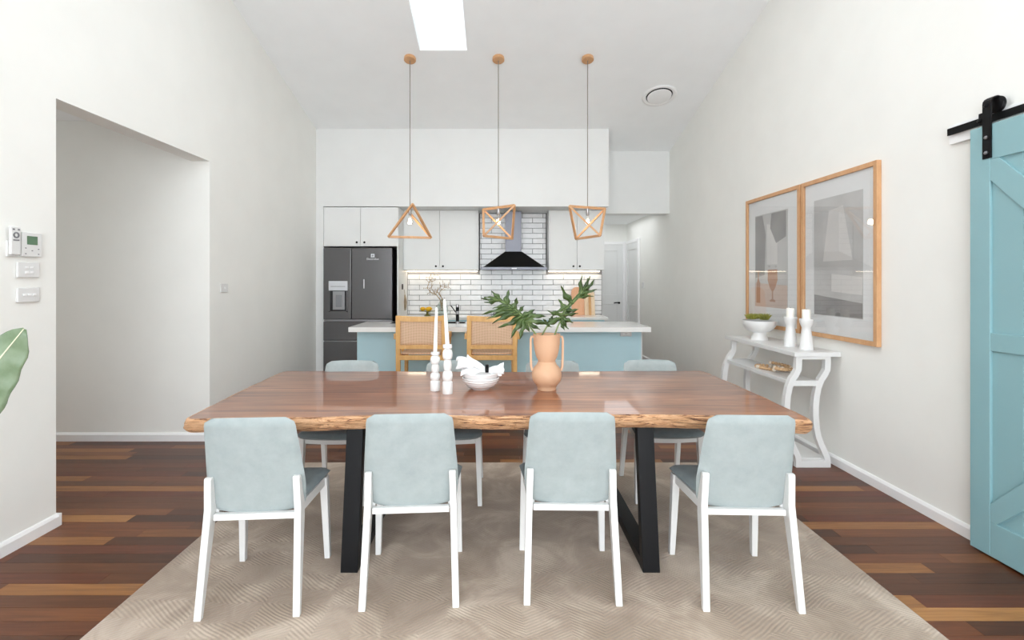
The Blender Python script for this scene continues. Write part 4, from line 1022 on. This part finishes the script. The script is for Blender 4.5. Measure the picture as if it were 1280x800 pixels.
def art_left(pr, x):
    poly(pr, 'print_shape', x, [(4.44, 1.185), (4.99, 1.185), (4.99, 1.42), (4.44, 1.40)], PRINTP)
    poly(pr, 'print_shape', x-.0003, [(4.82, 1.50), (4.99, 1.47), (4.99, 2.09), (4.86, 2.09), (4.80, 1.9)], PRINTD)
    poly(pr, 'print_shape', x-.0003, [(4.46, 1.85), (4.62, 1.80), (4.72, 1.95), (4.70, 2.09), (4.46, 2.09)], PRINTD)
    poly(pr, 'print_shape', x-.0002, [(4.60, 1.60), (4.78, 1.60), (4.78, 2.0), (4.60, 1.95)], PRINTL)
    # goblet
    c = 4.68
    poly(pr, 'print_goblet', x-.0007, [(c-.05, 1.24), (c+.05, 1.24), (c+.045, 1.255), (c+.012, 1.27), (c+.012, 1.34), (c+.05, 1.38), (c+.085, 1.45), (c+.08, 1.55), (c-.08, 1.55), (c-.085, 1.45), (c-.05, 1.38), (c-.012, 1.34), (c-.012, 1.27), (c-.045, 1.255)], PRINTA)
    poly(pr, 'print_bottle', x-.0007, [(4.90, 1.22), (4.97, 1.22), (4.97, 1.42), (4.945, 1.46), (4.945, 1.55), (4.925, 1.55), (4.925, 1.46), (4.90, 1.42)], PRINTA)
picture(3.367, 4.215, .986, 2.280, 3.516, 4.064, 1.165, 2.107, 'large oak-framed grey print, right of the pair and nearer', art_right)
picture(4.237, 5.16, .986, 2.280, 4.433, 5.0, 1.185, 2.10, 'large oak-framed print with a goblet, left of the pair', art_left)

# ------------------------------------------------------------------ barn door
XD = 2.556
t = thing('barn_door', 'teal sliding barn door with raised braces at the right edge', 'door', (XD, 2.15, .01))
DY0, DY1, DZ0, DZ1 = 1.62, 2.65, .012, 2.262
sw = .108
n = 0; yy = DY1-sw+.02; pb = DY0+.05
edges = []; yv = DY1-sw+.0
bds = [DY1-.02]+[DY1-sw-.151*i for i in range(1, 6)]+[DY0+.02]
for a, c in zip(bds, bds[1:]): MB().box(XD+.014, XD+.034, c+.0015, a-.0015, DZ0+.02, DZ1-.02, .003).build('board', DOORB, t)
for a, c in ((DY1-sw, DY1), (DY0, DY0+sw)): MB().box(XD, XD+.036, a, c, DZ0, DZ1, .003).build('stile', DOORB, t)
for z0, z1 in ((DZ0, .192), (1.081, 1.175), (2.078, DZ1)): MB().box(XD+.001, XD+.036, DY0+sw, DY1-sw, z0, z1, .003).build('rail', DOORB, t)
def brace(z_left, z_right, dirn):
    yl, yr = DY1-sw, DY0+sw; h = .135
    MB().prism([(yl, z_left), (yl, z_left+dirn*h), (yr+.0, z_right), (yr, z_right-dirn*h)], 'x', XD+.001, XD+.014, .0025).build('brace', DOORB, t)
MB().prism([(DY1-sw, .192), (DY1-sw, .285), (DY0+sw, 1.081), (DY0+sw+.09, 1.081), (DY1-sw-.07, .192)][::-1] if False else [(DY1-sw, .285), (DY1-sw, .192), (DY1-sw-.035, .192), (DY0+sw, 1.005), (DY0+sw, 1.081), (DY0+sw+.08, 1.081)], 'x', XD+.001, XD+.014, .002).build('brace', DOORB, t)
MB().prism([(DY1-sw, 1.97), (DY1-sw, 2.078), (DY1-sw-.045, 2.078), (DY0+sw, 1.26), (DY0+sw, 1.175), (DY0+sw+.07, 1.175)], 'x', XD+.001, XD+.014, .002).build('brace', DOORB, t)
def hanger(yc):
    st = MB()
    st.box(XD-.007, XD-.0005, yc-.023, yc+.023, 2.085, 2.375, .001)
    for i in range(8):
        a0, a1 = i*PI/8, (i+1)*PI/8; R0, R1 = .0305, .037; cx = XD+.030
        st.prism([(cx-R1*math.cos(a0), 2.372+R1*math.sin(a0)), (cx-R1*math.cos(a1), 2.372+R1*math.sin(a1)), (cx-R0*math.cos(a1), 2.372+R0*math.sin(a1)), (cx-R0*math.cos(a0), 2.372+R0*math.sin(a0))], 'y', yc-.023, yc+.023)
    s_ = st.build('hanger_strap', BLACK, t)
    wl = MB(); wl.lathe([(0, -.012), (.040, -.012), (.044, -.009), (.036, 0), (.044, .009), (.040, .012), (0, .012)], (0, 0, 0), 32)
    for v in wl.bm.verts: v.co = Vector((XD+.045+v.co.z, yc+v.co.x, 2.368+v.co.y))
    wl.build('wheel', BLACK, t, smooth=True)
    for z in (2.115, 2.195, 2.36):
        m_ = MB(); m_.lathe([(0, 0), (.010, 0), (.010, .006), (.006, .009), (0, .009)], (0, 0, 0), 6)
        for v in m_.bm.verts: v.co = Vector((XD-.007-v.co.z, yc+v.co.x, z+v.co.y))
        m_.build('bolt', STEEL if z < 2.3 else BLACK, s_)
hanger(2.553); hanger(1.75)
t = thing('door_rail', 'black steel barn door rail on a white board high on the right wall', 'rail', (2.6, 2.2, 2.30))
MB().box(XD+.041, XD+.049, 0.55, 2.83, 2.284, 2.324, .001).build('track', BLACK, t)
MB().box(XR-.022, XR, .5, 2.84, 2.235, 2.345, .001).build('backing_board', TRIMW, t)
MB().box(XD+.030, XD+.060, 2.588, 2.635, 2.280, 2.345, .003).build('stopper', BLACK, t)
m_ = MB(); m_.lathe([(0, 0), (.012, 0), (.012, .008), (.006, .012), (0, .012)], (0, 0, 0), 6)
for v in m_.bm.verts: v.co = Vector((XD+.030-v.co.z, 2.625+v.co.x, 2.304+v.co.y))
m_.build('bolt', BLACK, t)
for yc in (2.76, 2.3, 1.6, .9): MB().tube([(XD+.045, yc, 2.304), (XR-.02, yc, 2.304)], .008, 10).build('spacer', BLACK, t)

# ------------------------------------------------------------------ broad-leaved plant at the left edge
t = thing('potted_plant', 'broad-leaved potted plant with one big leaf at the left edge', 'plant', (-2.12, 1.15, 0))
MB().lathe([(0, 0), (.14, 0), (.16, .02), (.19, .36), (.195, .38), (.18, .38), (.17, .33), (0, .33)], (-2.12, 1.15, 0.001), 32).build('pot', CERAM, t, smooth=50)
MB().lathe([(0, .325), (.172, .325), (.172, .335), (0, .34)], (-2.12, 1.15, 0.001), 24).build('soil', SOIL, t)
def paddle(base, tipp, wd, name='leaf', notch=True, nrm_=Vector((0, -1, .1)), bendv=Vector((0, 0, 0))):
    base, tipp = Vector(base), Vector(tipp); ax = tipp-base; d = ax.normalized(); sd = d.cross(nrm_).normalized(); nn = sd.cross(d)
    def fn(u, v):
        s_ = u; w_ = wd*(math.sin(PI*(s_*.88+.06))**.75)*(1 if s_ < .98 else .6); q = 2*v-1
        if s_ > .9: w_ *= math.sqrt(max(0.02, 1-((s_-.9)/.1)**2*.9))
        return base+ax*s_+sd*w_*q-nn*(abs(q)*w_*.22)+bendv*s_*s_+nn*.004*math.sin(s_*60)*abs(q)
    lf = MB().grid(fn, 44, 15).build(name, BIRD, t, smooth=True, solid=.0015)
    rb = MB().tube([fn(i/12, .5)+nn*.001 for i in range(13)], lambda s_: .006*(1-s_*.8), 8).build('midrib', BIRDV, lf, smooth=True)
    MB().tube([(-2.12, 1.15, .33), Vector((-2.12, 1.15, .33))*.45+base*.55+Vector((-.03, 0, .05)), base], [.012, .01, .006], 8).build('stalk', STEM, t, smooth=True)
paddle((-1.72, 1.28, .74), (-1.285, 1.32, 1.318), .088, nrm_=Vector((.25, -1, .1)))
paddle((-2.3, 1.2, .95), (-2.45, 1.35, 1.7), .11)
paddle((-2.2, .95, .9), (-2.25, .6, 1.55), .11, nrm_=Vector((-.3, -.3, 1)))
print('TILES', NT, 'BOARDS', nb)
